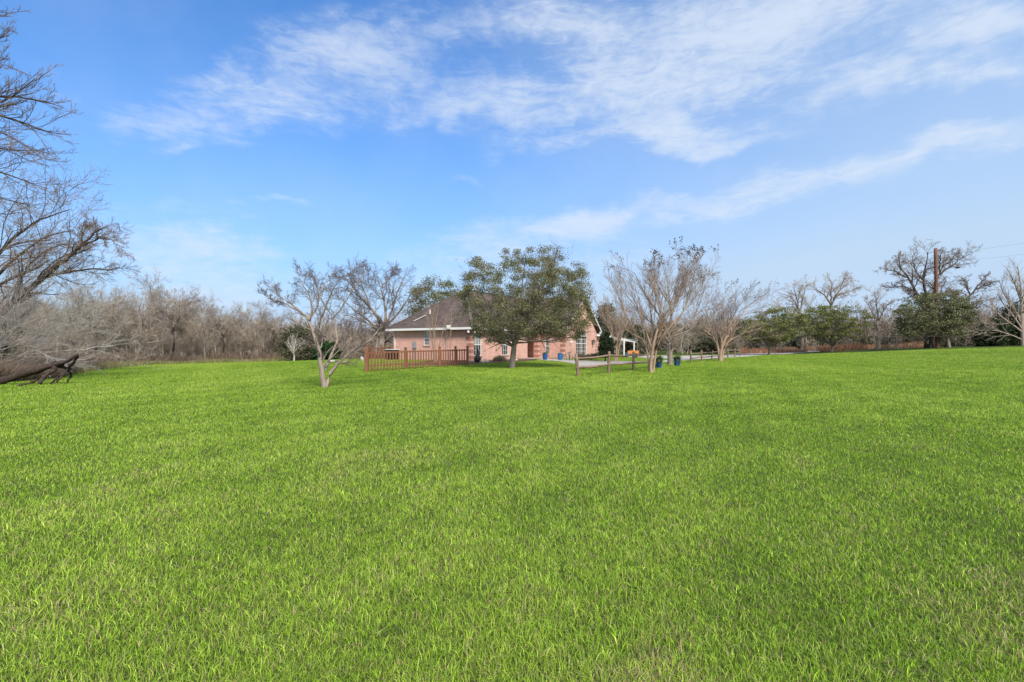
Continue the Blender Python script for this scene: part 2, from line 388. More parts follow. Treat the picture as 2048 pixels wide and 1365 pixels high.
L_dry = foliage('dry_brush_blades', [(.1, (.15, .108, .074)), (.6, (.27, .20, .142)), (.9, (.39, .305, .225))], nscale=.5)
L_pod = foliage('seed_pods', [(.1, (.035, .022, .018)), (.9, (.10, .065, .05))], trans=0)

# ---------------------------------------------------------------- growing things
def unit(v): return v/np.maximum(np.linalg.norm(v, axis=-1, keepdims=True), 1e-9)
def tubes(groups, sides_for):
    """groups: list of (pts (N,k,3), rad (N,k)) -> V, quads"""
    VV, FF = [], []; base = 0
    for gi, (P, Rr) in enumerate(groups):
        if len(P) == 0: continue
        s = sides_for(gi); N, k, _ = P.shape
        T = np.gradient(P, axis=1); T = unit(T)
        ref = np.where(np.abs(T[..., 2:3]) < .9, np.array([0, 0, 1.0]), np.array([1.0, 0, 0]))
        A = unit(np.cross(T, ref)); B = np.cross(T, A)
        th = np.arange(s)/s*2*np.pi
        ring = P[:, :, None]+Rr[:, :, None, None]*(A[:, :, None]*np.cos(th)[None, None, :, None]+B[:, :, None]*np.sin(th)[None, None, :, None])
        VV.append(ring.reshape(-1, 3))
        idx = base+np.arange(N*k*s).reshape(N, k, s); a = idx[:, :-1]; b = idx[:, 1:]
        a2 = np.roll(a, -1, axis=2); b2 = np.roll(b, -1, axis=2)
        FF.append(np.stack([a, a2, b2, b], -1).reshape(-1, 4)); base += N*k*s
    return np.concatenate(VV), np.concatenate(FF)
def resample(P, R0, R1, n, rng=None, wob=0.0, pw=1.0):
    P = np.asarray([tuple(p) for p in P], dtype=float); seg = np.linalg.norm(np.diff(P, axis=0), axis=1); s = np.concatenate([[0], np.cumsum(seg)])
    t = np.linspace(0, s[-1], n)
    # smooth interpolation through the points
    Q = np.stack([np.interp(t, s, P[:, i]) for i in range(3)], 1)
    if n > 4:
        for _ in range(2): Q[1:-1] = .25*Q[:-2]+.5*Q[1:-1]+.25*Q[2:]
    if rng is not None and wob:
        w = rng.normal(0, wob, (n, 3)); w[0] = 0; w = np.cumsum(w, axis=0)*.6; w -= np.linspace(0, 1, n)[:, None]*w[-1]; Q += w
    return Q, R0+(R1-R0)*(np.linspace(0, 1, n)**pw)
def spawn(rng, P, Rr, K, tmin, ang, ratio, nseg, wig, up, rr=.55, rmin=.004, lmin=.1, flat=False, tmax=.98, out=None):
    """children of every branch in P (N,k,3)"""
    N, k, _ = P.shape
    t = (np.arange(K)[None]+rng.random((N, K)))/K*(tmax-tmin)+tmin
    f = t*(k-1); i = np.minimum(f.astype(int), k-2); fr = (f-i)[..., None]
    n_ = np.arange(N)[:, None]
    S = P[n_, i]*(1-fr)+P[n_, i+1]*fr; T = unit(P[n_, i+1]-P[n_, i])
    rad = (Rr[n_, i]*(1-fr[..., 0])+Rr[n_, i+1]*fr[..., 0])
    Lp = np.linalg.norm(np.diff(P, axis=1), axis=2).sum(1)[:, None]
    rv = rng.normal(size=T.shape)
    if out is not None: rv += unit(S-np.asarray(out))*1.6
    pr = unit(np.cross(np.cross(T, rv), T))
    a = np.radians(ang[0]+(ang[1]-ang[0])*rng.random((N, K)))[..., None]
    D = np.cos(a)*T+np.sin(a)*pr
    Lc = np.maximum(Lp*ratio*(1.15-(.6 if not flat else .25)*t)*rng.uniform(.65, 1.25, (N, K)), lmin)
    S, D, Lc, rad = S.reshape(-1, 3), D.reshape(-1, 3), Lc.ravel(), np.maximum(rad.ravel()*rr, rmin)
    pts = [S]; d = D; step = (Lc/nseg)[:, None]
    for _ in range(nseg):
        d = unit(d+rng.normal(0, wig, d.shape)+np.array([0, 0, up])); pts.append(pts[-1]+d*step)
    rads = rad[:, None]*np.linspace(1, .35, nseg+1)[None]
    return np.stack(pts, 1), np.maximum(rads, rmin*.6)
def pack(limbs, n):
    return np.stack([l[0] for l in limbs]), np.stack([l[1] for l in limbs])
def leafcards(rng, C, size, flat=.0, asp=.55, droop=0.0):
    n = len(C); a = unit(rng.normal(size=(n, 3))*np.array([1, 1, 1-flat])); a[:, 2] -= droop; a = unit(a)
    b = unit(np.cross(a, rng.normal(size=(n, 3)))); s = (size*rng.uniform(.6, 1.3, n))[:, None]
    V = np.stack([C-a*s*.5, C+b*s*asp*.5, C+a*s*.5, C-b*s*asp*.5], 1).reshape(-1, 3)
    Fc = np.arange(4*n).reshape(n, 4); v = np.repeat(rng.random(n), 4)
    return V, Fc, v
def tree_object(name, base, limbs, twigs, bm, tm, leaves=None, lm=None, label=None, cat='tree', group=None, trunk_sides=9, minor=None, crown_name='crown'):
    """limbs/twigs: lists of (P,R) groups in world space -> Empty > trunk, crown (or twigs, leaves)"""
    root = empty(name, base, label=label, cat=cat, group=group); b0 = np.array(tuple(base))
    V, Fc = tubes(limbs, lambda g: trunk_sides if g == 0 else 6)
    link('trunk', mesh_np('trunk', V-b0, [Fc], True), bm, root)
    if twigs:
        V, Fc = tubes(twigs, lambda g: 4 if g == 0 and len(twigs) > 1 else 3)
        tw = link('twigs' if leaves is not None else crown_name, mesh_np('twigs', V-b0, [Fc], False), tm, root)
    if leaves is not None:
        V, Fc, v = leaves
        link('crown', mesh_np('crown', V-b0, [Fc], False, {'v': v}), lm, root)
    return root
def inpoly(x, y, poly):
    x = np.asarray(x); y = np.asarray(y); c = np.zeros(x.shape, bool); n = len(poly)
    for i in range(n):
        (x0, y0), (x1, y1) = poly[i], poly[(i+1) % n]
        if y0 == y1: continue
        k = ((y0 > y) != (y1 > y)) & (x < (x1-x0)*(y-y0)/(y1-y0)+x0); c ^= k
    return c
def copy_tree(o, loc=None, rz=None, sc=None):
    r = o.copy(); COL.objects.link(r)
    for ch in o.children:
        c = ch.copy(); COL.objects.link(c); c.parent = r
    if loc is not None: r.location = loc
    if rz is not None: r.rotation_euler = (0, 0, rz)
    if sc is not None: r.scale = sc if isinstance(sc, tuple) else (sc, sc, sc)
    return r

def leafy(name, label, poly, Y, bpx, nclump, nleaf, lsize, lm, bm, r0=.15, clump_r=.5, fork=.35, depth=.9, seed=1, cat='tree', group=None, stems=1, asp=.55, zfork=None, gaps=.0, spread=1.0, flat=.0, vz=.8):
    """crown filled clump by clump inside an outline that has real depth"""
    rng = np.random.default_rng(seed); base = G(bpx, Y, -.05); b0 = np.array(tuple(base))
    poly = [tuple(W(a, b, Y))[::2] for a, b in poly]     # (x,z)
    xs = [p[0] for p in poly]; zs = [p[1] for p in poly]; cx, cz = (min(xs)+max(xs))/2, (min(zs)+max(zs))/2
    hw, hh = (max(xs)-min(xs))/2, (max(zs)-min(zs))/2
    C = []
    while len(C) < nclump:
        x = rng.uniform(min(xs), max(xs), 200); z = rng.uniform(min(zs), max(zs), 200); k = inpoly(x, z, poly)
        for a, b in zip(x[k], z[k]):
            q = min(1, ((a-cx)/hw)**2+((b-cz)/hh)**2*.6)
            dd = hw*depth*math.sqrt(max(.08, 1-q)); u = rng.uniform(-1, 1)
            u = math.copysign(abs(u)**.7, u)
            C.append((a, Y+u*dd, b))
    C = np.array(C[:nclump])
    fz = b0[2]+(2*hh+ (min(zs)-b0[2]))*fork if zfork is None else zfork
    limbs = []
    for s in range(stems):
        off = rng.normal(0, .12*(stems > 1), 2)
        top = b0+np.array([off[0]*4+(cx-b0[0])*.25, off[1]*4, fz-b0[2]])
        st = b0+np.array([off[0], off[1], 0])
        limbs.append(resample([st, st*.5+top*.5+rng.normal(0, .04, 3), top], r0/(stems**.5)*1.15, r0*.75/(stems**.5), 10, rng, .015))
    big = []
    ch = C[rng.choice(len(C), min(len(C), 26), replace=False)]
    for c in ch:
        l = limbs[rng.integers(len(limbs))][0]; s0 = l[rng.integers(6, 10)]
        mid = s0*.5+c*.5+np.array([0, 0, -.06*np.linalg.norm(c-s0)])+rng.normal(0, .1, 3)
        big.append(resample([s0, mid, c], r0*.42, r0*.1, 10, rng, .04))
    gb = pack(big, 10); t1 = spawn(rng, *gb, 7, .25, (25, 60), .45, 5, .18, .05, rmin=.006); t2 = spawn(rng, *t1, 5, .2, (25, 60), .5, 3, .2, .03, rmin=.005)
    per = rng.poisson(nleaf, len(C)); ci = np.repeat(np.arange(len(C)), per)
    rr = clump_r*rng.uniform(.6, 1.25, len(C))
    d = unit(rng.normal(size=(len(ci), 3)))*(rng.random(len(ci))**.45)[:, None]
    Lp = C[ci]+d*rr[ci][:, None]*np.array([1.15, 1.15, vz])*spread
    e = t2[0][:, -1]; Lp = np.concatenate([Lp, np.repeat(e, 3, 0)+rng.normal(0, .06, (len(e)*3, 3))])
    Lp = Lp[Lp[:, 2] > zg(Lp[:, 0], Lp[:, 1])+.02]
    return tree_object(name, base, [pack(limbs, 10), gb], [t1, t2], bm, bm, leafcards(rng, Lp, lsize, flat, asp), lm, label, cat, group)

# ---------------------------------------------------------------- the ground
def build_ground():
    xs = np.concatenate([[-3000, -1200, -500, -260, -190], np.arange(-150, 151, 1.0), [190, 260, 500, 1200, 3000]])
    ys = np.concatenate([[-1500, -500, -150, -60], np.arange(-30, 171, 1.0), [200, 260, 500, 1200, 4000]])
    X, Yg = np.meshgrid(xs, ys); Z = zg(X, Yg)
    V = np.stack([X, Yg, Z], -1).reshape(-1, 3); ny, nx = X.shape; i = np.arange(ny*nx).reshape(ny, nx)
    Fc = np.stack([i[:-1, :-1], i[:-1, 1:], i[1:, 1:], i[1:, :-1]], -1).reshape(-1, 4)
    tag(link('ground', mesh_np('ground', V, [Fc], True), M_ground), kind='structure')
build_ground()
def sheet(name, poly, m_, dz=.03, step=.5):
    """a sheet draped on the terrain inside a plan polygon, skirted down at its edge"""
    P = []
    for i in range(len(poly)):
        a, b = np.array(poly[i], float), np.array(poly[(i+1) % len(poly)], float); n = max(1, int(np.linalg.norm(b-a)/step))
        for k in range(n): P.append(a+(b-a)*k/n)
    P = np.array(P)
    import bmesh
    bm = bmesh.new(); vs = [bm.verts.new((p[0], p[1], 0)) for p in P]; f = bm.faces.new(vs)
    bmesh.ops.triangulate(bm, faces=[f]);
    for _ in range(3):
        ed = [e for e in bm.edges if e.calc_length() > 1.6]
        if ed: bmesh.ops.subdivide_edges(bm, edges=ed, cuts=1); bmesh.ops.triangulate(bm, faces=bm.faces[:])
    z = zg(np.array([v.co.x for v in bm.verts]), np.array([v.co.y for v in bm.verts]))
    for v, zz in zip(bm.verts, z): v.co.z = zz+dz
    be = [e for e in bm.edges if e.is_boundary]; r = bmesh.ops.extrude_edge_only(bm, edges=be)
    for v in r['geom']:
        if isinstance(v, bmesh.types.BMVert): v.co.z -= dz+.06
    bmesh.ops.recalc_face_normals(bm, faces=bm.faces[:])
    me = bpy.data.meshes.new(name); bm.to_mesh(me); bm.free()
    o = link(name, me, m_); tag(o, kind='structure'); return o
def pp(px, Y): return ((px-HX)/F*Y, Y)
BED = [pp(800, 36.0), pp(938, 38.6), pp(1000, 41.5), pp(1050, 45), pp(1075, 48.5), pp(1070, 53), pp(1050, 52), pp(1000, 47.6), pp(945, 43.6), pp(942, 43.1), pp(900, 44), pp(860, 44)]
PATH = [pp(1078, 49), pp(1120, 45.8), pp(1150, 40), pp(1157, 35.8), pp(1172, 36), pp(1215, 38.4), pp(1262, 41.5), pp(1300, 44.5), pp(1345, 51), pp(1378, 56), pp(1460, 66), pp(1530, 80), pp(1660, 94),
        pp(1665, 99), pp(1500, 92), pp(1420, 82), pp(1330, 76), pp(1262, 80), pp(1228, 72), pp(1222, 64), pp(1290, 64), pp(1345, 60), pp(1330, 52.5), pp(1290, 46.4), pp(1215, 40.2), pp(1172, 38.8), pp(1156, 41), pp(1148, 46), pp(1126, 51.5), pp(1085, 54.0)]
# the house frame
A = Vector((-3.44, 43.0, 0)); HD = Vector((.5, .8660254, 0)); HN = Vector((-.8660254, .5, 0)); HZ = .33
def hw_(x, y, z=0): return A+HD*x+HN*y+Vector((0, 0, HZ+z))
sheet('flower_bed', BED, M_mulch, .035)
sheet('path', PATH, M_conc, .05)
HOUSEP = [tuple(hw_(*q))[:2] for q in ((-.1, -.1), (13, -.1), (13, -2.8), (22.6, -2.8), (29, -1.6), (29, 9), (-.1, 9))]

def grass():
    rng = np.random.default_rng(5); n = 2150000
    u = rng.random(n); r0, r1 = 1.6, 88.0
    q = .42; Rr = (r0**q+u*(r1**q-r0**q))**(1/q)
    th = rng.uniform(-1, 1, n)*(R(51)+R(26)*np.exp(-(Rr-1.6)/8)); x = Rr*np.sin(th); y = Rr*np.cos(th)
    # tufts scattered at random; about half the blades fan out from one
    nt = n//9; u2 = rng.random(nt); Rt = (r0**q+u2*(r1**q-r0**q))**(1/q); tt = rng.uniform(-1, 1, nt)*(R(51)+R(26)*np.exp(-(Rt-1.6)/8))
    own = rng.integers(0, nt, n); tx, ty = (Rt*np.sin(tt))[own], (Rt*np.cos(tt))[own]; ins = rng.random(n) < .5
    h1 = rng.random(nt)[own]; h2 = rng.random(nt)[own]
    sg = .016+.0035*Rt[own]; ox = rng.normal(0, 1, n)*sg; oy = rng.normal(0, 1, n)*sg
    x = np.where(ins, tx+ox, x); y = np.where(ins, ty+oy, y); Rr = np.hypot(x, y)
    ok = ~inpoly(x, y, BED) & ~inpoly(x, y, PATH) & ~inpoly(x, y, HOUSEP)
    x, y, Rr, h1, h2, ins, ox, oy = x[ok], y[ok], Rr[ok], h1[ok], h2[ok], ins[ok], ox[ok], oy[ok]; n = len(x); z = zg(x, y)-.005
    def fbm(s, seed):
        r_ = np.random.default_rng(seed); v = 0
        for o in range(4):
            for _ in range(3):
                a = r_.uniform(0, 6.28); ph = r_.uniform(0, 6.28); f = s*2**o*r_.uniform(.7, 1.3)
                v = v+np.sin((x*math.cos(a)+y*math.sin(a))*f+ph)/(1.6**o)/3
        return v
    p1 = fbm(.35, 3); p2 = fbm(2.6, 4); p3 = fbm(.9, 9)
    hgt = (.018+.032*rng.random(n)**1.4+.016*h1)*(1+.12*p2)*(1+.08*p1); hgt = np.maximum(hgt, .018)*(1+np.minimum(Rr, 40)*.008)
    w = (.0022+.0024*rng.random(n)+.00052*np.maximum(Rr-2.5, 0))*.9
    # lean: mostly random with a bit of tuft fan and patch direction
    la = rng.uniform(0, 6.283, n); la = np.where(ins, np.arctan2(oy, ox)+rng.normal(0, .6, n), la)
    lean = np.abs(rng.normal(.6, .45, n)); dx = np.cos(la)*lean; dy = np.sin(la)*lean
    wa = rng.uniform(0, 6.283, n); wx = np.cos(wa)*w/2; wy = np.sin(wa)*w/2
    B = np.stack([x, y, z], 1); Wv = np.stack([wx, wy, np.zeros(n)], 1)
    mid = B+np.stack([dx*hgt*.42, dy*hgt*.42, hgt*.62], 1); tip = B+np.stack([dx*hgt*1.25, dy*hgt*1.25, hgt*np.clip(1.05-.25*lean, .5, 1.1)], 1)
    V = np.stack([B-Wv, B+Wv, mid+Wv*.8, mid-Wv*.8, tip], 1).reshape(-1, 3)
    i = np.arange(n)*5; Q = np.stack([i, i+1, i+2, i+3], 1); T = np.stack([i+3, i+2, i+4], 1)
    # colour: lush green, yellow-green, bluish green, straw
    mixv = rng.random(n)*.6+.23+.12*p1+.11*p2+.25*(h1-.5)
    c0, c1, c2 = map(np.array, (GRASS_A, GRASS_B, GRASS_C))
    m1 = np.clip(mixv*1.5, 0, 1)[:, None]; m2 = np.clip(mixv*1.6-.75, 0, 1)[:, None]
    c = c0*(1-m1)+c1*m1; c = c*(1-m2)+c2*m2
    near = np.clip((14-Rr)/12, 0, 1)
    straw = rng.random(n) < (.04+.10*near+(.0+.30*near)*np.clip((p2*.7+p3*.4-.35)*2.2, 0, 1)); sc_ = np.array((.55, .44, .25)); sc2 = np.array((.30, .19, .11))
    k = rng.random(n)[:, None]; c[straw] = (sc_*k+sc2*(1-k))[straw]
    blu = (rng.random(n) < .14); c[blu] = c[blu]*.6+np.array((.12, .27, .08))*.4
    c *= np.exp(rng.normal(0, 1, n)*np.clip(.34-.006*Rr, .13, .34)+.05*p2+.04*p1)[:, None]
    cc = np.concatenate([c, np.ones((n, 1))], 1); cc = np.repeat(cc, 5, 0)
    me = mesh_np('grass', V, [Q, T], False, {'col': cc})
    tag(link('grass', me, M_grass), kind='stuff')
grass()

# ---------------------------------------------------------------- the house
def wall_panel(mb, ax, c, a0, a1, z0, z1, holes, depth, sign):
    """wall in plane ax=c running a0..a1; holes (h0,h1,zz0,zz1); reveals go inwards by depth*sign"""
    us = sorted({a0, a1, *[h[0] for h in holes], *[h[1] for h in holes]}); vs = sorted({z0, z1, *[h[2] for h in holes], *[h[3] for h in holes]})
    pt = (lambda u, v, d=0: (c+d, u, v)) if ax == 'x' else (lambda u, v, d=0: (u, c+d, v))
    for i in range(len(us)-1):
        for j in range(len(vs)-1):
            um, vm_ = (us[i]+us[i+1])/2, (vs[j]+vs[j+1])/2
            if any(h[0] < um < h[1] and h[2] < vm_ < h[3] for h in holes): continue
            mb.quad(pt(us[i], vs[j]), pt(us[i+1], vs[j]), pt(us[i+1], vs[j+1]), pt(us[i], vs[j+1]))
    D = depth*sign
    for h in holes:
        for (p, q) in (((h[0], h[2]), (h[1], h[2])), ((h[1], h[2]), (h[1], h[3])), ((h[1], h[3]), (h[0], h[3])), ((h[0], h[3]), (h[0], h[2]))):
            mb.quad(pt(*p), pt(*q), pt(*q, D), pt(*p, D))
def window(parent, ax, c, h, sign, cols=1, rows=(2, 2), split=None, arch=False, upper='blind', label=None):
    """frame, muntins, panes set inside the opening of a wall in plane ax=c (inwards = sign)"""
    a0, a1, z0, z1 = h; z_m = split if split else (z0+z1)/2
    w = empty('window', (0, 0, 0), parent=parent)
    if label: w['label'] = label
    def B(mb, u0, u1, v0, v1, d0, d1):
        e0, e1 = sorted((c+d0*sign, c+d1*sign))
        if ax == 'x': mb.box(e0, e1, u0, u1, v0, v1)
        else: mb.box(u0, u1, e0, e1, v0, v1)
    f = MB(); t = .055
    B(f, a0, a0+t, z0, z1, .03, .095); B(f, a1-t, a1, z0, z1, .03, .095); B(f, a0+t, a1-t, z1-t, z1, .03, .095); B(f, a0+t, a1-t, z0, z0+t, .03, .095)
    B(f, a0+t, a1-t, z_m-.03, z_m+.03, .033, .09)
    cw = (a1-a0)/cols
    for k in range(1, cols): B(f, a0+cw*k-.045, a0+cw*k+.045, z0+t, z1-t, .028, .088)
    f.build('frame', M_white, w)
    g = MB()
    for k in range(cols):
        m0 = a0+cw*k; m1 = m0+cw
        for j in (1, 2): u = m0+(m1-m0)*j/3; B(g, u-.011, u+.011, z0+t, z1-t, .05, .082)
        for (lo, hi) in ((z0, z_m), (z_m, z1)):
            nn = 3 if hi-lo > 1.1 else 2
            for j in range(1, nn): v = lo+(hi-lo)*j/nn; B(g, m0+t*.5, m1-t*.5, v-.011, v+.011, .053, .079)
    g.build('muntins', M_white, w)
    p = MB(); B(p, a0+.01, a1-.01, z0+.01, z_m, .07, .074); p.build('pane', M_glass, w)
    p = MB(); B(p, a0+.01, a1-.01, z_m, z1-.01, .07, .074); p.build('pane', M_glassb if upper == 'blind' else M_glass, w)
    s = MB(); B(s, a0-.06, a1+.06, z0-.10, z0-.002, -.05, .03); s.build('sill', M_quoin, w)
    return w
def house():
    root = empty('brick_house', tuple(A)[:2]+(HZ,), R(60), label='single-storey pink brick house with brown hip roof and white trim', cat='house')
    E = 2.78   # eave height above the floor line (HZ)
    w = MB(); z0 = .12
    hL = (4.45, 5.1, 1.38, 2.62); h1 = (.42, 1.58, .48, 2.38); h2 = (5.05, 6.2, .48, 2.38)
    wall_panel(w, 'x', 0, 0, 8.7, z0, E, [hL], .1, 1)
    wall_panel(w, 'y', 0, 0, 10.0, z0, E, [h1, h2], .1, 1)
    # porch recess
    hs1 = (10.75, 11.35, .3, 2.3)
    wall_panel(w, 'x', 10.0, 0, 1.6, z0, E, [], .1, 1)
    wall_panel(w, 'y', 1.6, 10.0, 13.07, z0, E, [hs1, (11.7, 12.65, .12, 2.25)], .1, 1)
    # gable wing
    hp = (-1.9, -1.55, .4, 2.3)
    wall_panel(w, 'x', 13.07, -2.64, 1.6, z0, E+.2, [(-.95, -.45, .45, 2.25)], .1, 1)
    hw1 = (16.3, 19.3, .38, 3.05)
    wall_panel(w, 'y', -2.64, 13.07, 22.5, z0, E+.2, [hw1], .1, 1)
    w.quad((13.07, -2.64, E+.2), (22.5, -2.64, E+.2), (17.785, -2.64, E+.2+3.75))
    wall_panel(w, 'x', 22.5, -2.64, 1.0, z0, E+.2, [], .1, -1)
    # garage end, back and ends
    wall_panel(w, 'y', -1.5, 22.5, 29.0, z0, E-.1, [], .1, 1); wall_panel(w, 'x', 29.0, -1.5, 8.7, z0, E-.1, [], .1, -1)
    wall_panel(w, 'y', 8.7, 0, 29.0, z0, E, [], .1, -1)
    w.build('wall', M_brick, root)
    fnd = MB(); fnd.box(.02, 10.0, .02, 8.68, -1.2, .118); fnd.box(10.0, 13.05, .05, 8.68, -1.2, .1); fnd.box(13.09, 22.48, -2.62, 8.6, -1.2, .118); fnd.box(22.48, 28.98, -1.48, 8.6, -1.2, .118)
    fnd.build('foundation', M_found, root)
    # darker quoin courses at the corners
    for (xa, xb, ya, yb) in ((-.02, .42, -.02, .42), (13.05, 13.49, -2.66, -2.2), (22.1, 22.52, -2.66, -2.2)):
        q = MB()
        for k in range(5): q.box(xa, xb, ya, yb, .22+k*.52, .52+k*.52)
        q.build('corner_quoins', M_quoin, root)
    c = MB(); c.box(11.75, 12.25, -.3, .2, .1, E-.25); c.build('porch_pillar', M_brick, root)
    q = MB()
    for k in range(5): zz = .2+k*.5; q.box(11.73, 12.27, -.32, .22, zz, zz+.26)
    q.build('pillar_quoins', M_quoin, root)
    window(root, 'x', 0, hL, 1, 1, split=2.0)
    window(root, 'y', 0, h1, 1, 1, split=1.44); window(root, 'y', 0, h2, 1, 1, split=1.44)
    window(root, 'y', 1.6, hs1, 1, 1, upper='dark', label='narrow sidelight beside the front door')
    window(root, 'x', 13.07, (-.95, -.45, .45, 2.25), 1, 1, upper='dark', label='narrow window inside the porch')
    window(root, 'y', -2.64, hw1, 1, 2, split=1.62, upper='dark', label='tall twin window in the gable end')
    tr = MB(); tr.box(16.3, 19.3, -2.72, -2.655, 2.42, 2.5); tr.build('window_transom_bar', M_white, root)
    d = empty('door', (0, 0, 0), parent=root)
    dm = MB(); dm.box(11.75, 12.6, 1.66, 1.71, .14, 2.2)
    for (a, b, e, f) in ((11.85, 12.12, .3, 1.0), (12.23, 12.5, .3, 1.0), (11.85, 12.12, 1.15, 2.05), (12.23, 12.5, 1.15, 2.05)): dm.box(a, b, 1.645, 1.662, e, f)
    dm.build('door_leaf', M_door, d); h = MB(); h.box(11.8, 11.84, 1.58, 1.66, 1.02, 1.14); h.build('handle', M_black, d)
    # roofs
    r = MB(); o = .5; ez = E+.12; rz = 7.15-HZ; T = .12
    x0, y0, x1, y1 = -o, -o, 29+o, 8.7+o; rx0, rx1, ry = 5.3, 23.7, 4.35
    r.slab([(x0, y0, ez), (x0, y1, ez), (rx0, ry, rz)][::-1], T); r.slab([(x0, y0, ez), (x1, y0, ez), (rx1, ry, rz), (rx0, ry, rz)], T)
    r.slab([(x1, y0, ez), (x1, y1, ez), (rx1, ry, rz)], T); r.slab([(x1, y1, ez), (x0, y1, ez), (rx0, ry, rz), (rx1, ry, rz)], T)
    # gable wing roof
    gx, gz, ge = 17.785, E+.3+3.85, E+.3; wy = -3.1
    r.slab([(12.6, wy, ge-.05), (gx, wy, gz), (gx, 4.2, gz), (12.6, 1.6, ge-.05)], T); r.slab([(gx, wy, gz), (22.97, wy, ge-.05), (22.97, 1.6, ge-.05), (gx, 4.2, gz)], T)
    # garage roof (hip)
    r.slab([(22.99, -2.0, E+.02), (29.5, -2.0, E+.02), (26, 2.6, E+2.6), (22.99, 2.6, E+2.6)], T); r.slab([(29.5, -2.0, E+.02), (29.5, 7, E+.02), (26, 2.6, E+2.6)], T)
    # porch roof reaching over the pillar
    r.slab([(9.6, -.52, ez-.02), (12.58, -.52, ez-.02), (12.58, .9, ez+.9), (9.6, .9, ez+.9)], .1)
    ro = r.build('roof', M_roof, root)
    cap = MB()
    for p, q2 in (((x0, y0, ez), (rx0, ry, rz)), ((x0, y1, ez), (rx0, ry, rz)), ((rx0, ry, rz), (rx1, ry, rz))):
        cap.bar(Vector(p)+Vector((0, 0, .03)), Vector(q2)+Vector((0, 0, .03)), .24, .05)
    cap.build('ridge_cap', simple('ridge_shingles', (.12, .10, .088), (.19, .165, .15), 6, .95, .2), ro)
    cr = MB(); cr.bar((.35, 6.55, ez+.72), (1.05, 5.75, ez+1.26), .09, .05); cr.build('roof_flashing', M_soffit, ro)
    vp = MB(); vp.lathe([(.05, 0), (.05, .34), (.07, .35), (.07, .4)], 10, (1.25, 5.4, ez+1.35)); vp.build('vent_pipe', M_white, ro)
    # fascia, soffit, rake boards
    fz0, fz1 = E-.06, E+.125
    def fbx(*a): MB().box(*a).build('fascia', M_white, root)
    fbx(x0-.03, x0, y0-.03, y1, fz0, fz1); fbx(x0, 12.59, y0-.03, y0, fz0, fz1); fbx(22.99, 29.5, -2.03, -2.0, E-.2, E+.03); fbx(29.5, 29.53, -2.03, 7, E-.2, E+.03)
    fbx(22.3, 22.97, wy-.03, wy, ge-.26, ge-.03); fbx(12.6, 13.3, wy-.03, wy, ge-.26, ge-.03); fbx(22.97, 23.0, wy-.03, -1.9, ge-.26, ge-.03); fbx(12.57, 12.6, wy-.03, -.5, ge-.26, ge-.03)
    rk = MB()
    rk.slab([(12.55, wy-.045, ge+.02), (gx, wy-.045, gz+.06), (gx, wy-.005, gz+.06), (12.55, wy-.005, ge+.02)], .24); rk.build('rake_board', M_white, root); rk = MB()
    rk.slab([(gx, wy-.045, gz+.06), (23.02, wy-.045, ge+.02), (23.02, wy-.005, ge+.02), (gx, wy-.005, gz+.06)], .24); rk.build('rake_board', M_white, root)
    def sbx(*a): MB().box(*a).build('soffit', M_soffit, root)
    sbx(x0, 0, y0, y1, fz0, fz0+.02); sbx(0, 12.5, y0, 0, fz0+.001, fz0+.021); sbx(10, 13.05, 0, 1.6, E-.04, E-.02); sbx(22.3, 22.97, wy, -2.64, ge-.25, ge-.23); sbx(12.6, 13.3, wy, -2.64, ge-.25, ge-.23)
    b = MB(); b.box(-.66, -.535, 1.7, 2.08, E-.02, E+.34); b.box(-.68, -.66, 1.74, 2.04, E+.03, E+.29); b.build('eave_speaker_box', M_white, root)
    fl = empty('flood_light', parent=root); k = MB()
    k.box(-.2, -.1, -.2, -.1, E-.12, E-.06); k.bar((-.15, -.15, E-.1), (-.36, -.02, E-.2), .04); k.bar((-.15, -.15, E-.1), (-.02, -.36, E-.2), .04); k.build('bracket', M_white, fl)
    for (a, b_) in ((-.38, .0), (0.0, -.40)):
        k = MB(); k.lathe([(.04, .1), (.10, .04), (.12, -.1), (.11, -.12)], 14, (a, b_, E-.22)); k.build('lamp_head', M_white, fl, smooth=True)
    # wall lantern, house plaque, downpipe, meter
    la = empty('wall_lantern', parent=root); k = MB(); k.box(20.9, 21.1, -2.67, -2.64, 1.6, 2.0); k.bar((21, -2.66, 1.95), (21, -2.86, 2.02), .03)
    k.box(20.88, 21.12, -2.98, -2.74, 1.92, 1.97); k.box(20.91, 21.09, -2.95, -2.77, 1.52, 1.56); k.add([(20.88, -2.98, 1.97), (21.12, -2.98, 1.97), (21.12, -2.74, 1.97), (20.88, -2.74, 1.97), (21, -2.86, 2.16)], [(0, 1, 4), (1, 2, 4), (2, 3, 4), (3, 0, 4)])
    for a in (20.9, 21.08):
        for c_ in (-2.96, -2.78): k.box(a, a+.02, c_, c_+.02, 1.56, 1.92)
    k.build('lantern_frame', M_black, la); k = MB(); k.box(20.935, 21.065, -2.925, -2.795, 1.56, 1.9); k.build('lantern_glass', M_glassb, la)
    k = MB(); k.box(14.6, 15.15, -2.69, -2.645, 1.65, 2.05); k.build('wall_plaque', M_white, root)
    MB().box(-.10, -.001, 8.45, 8.55, .1, E-.1).build('downpipe', M_soffit, root); MB().box(-.05, -.001, 2.60, 2.64, .1, E-.1).build('conduit', M_grey, root)
    mt = MB(); mt.box(-.16, -.001, 5.9, 6.2, 1.15, 1.75); mt.box(-.11, -.001, 6.02, 6.07, .12, 1.15); mt.build('electric_meter', M_grey, root)
    k = MB(); k.box(10.0, 13.05, -.5, 1.6, .05, .125); k.build('porch_step', M_conc, root)
    return root
house()

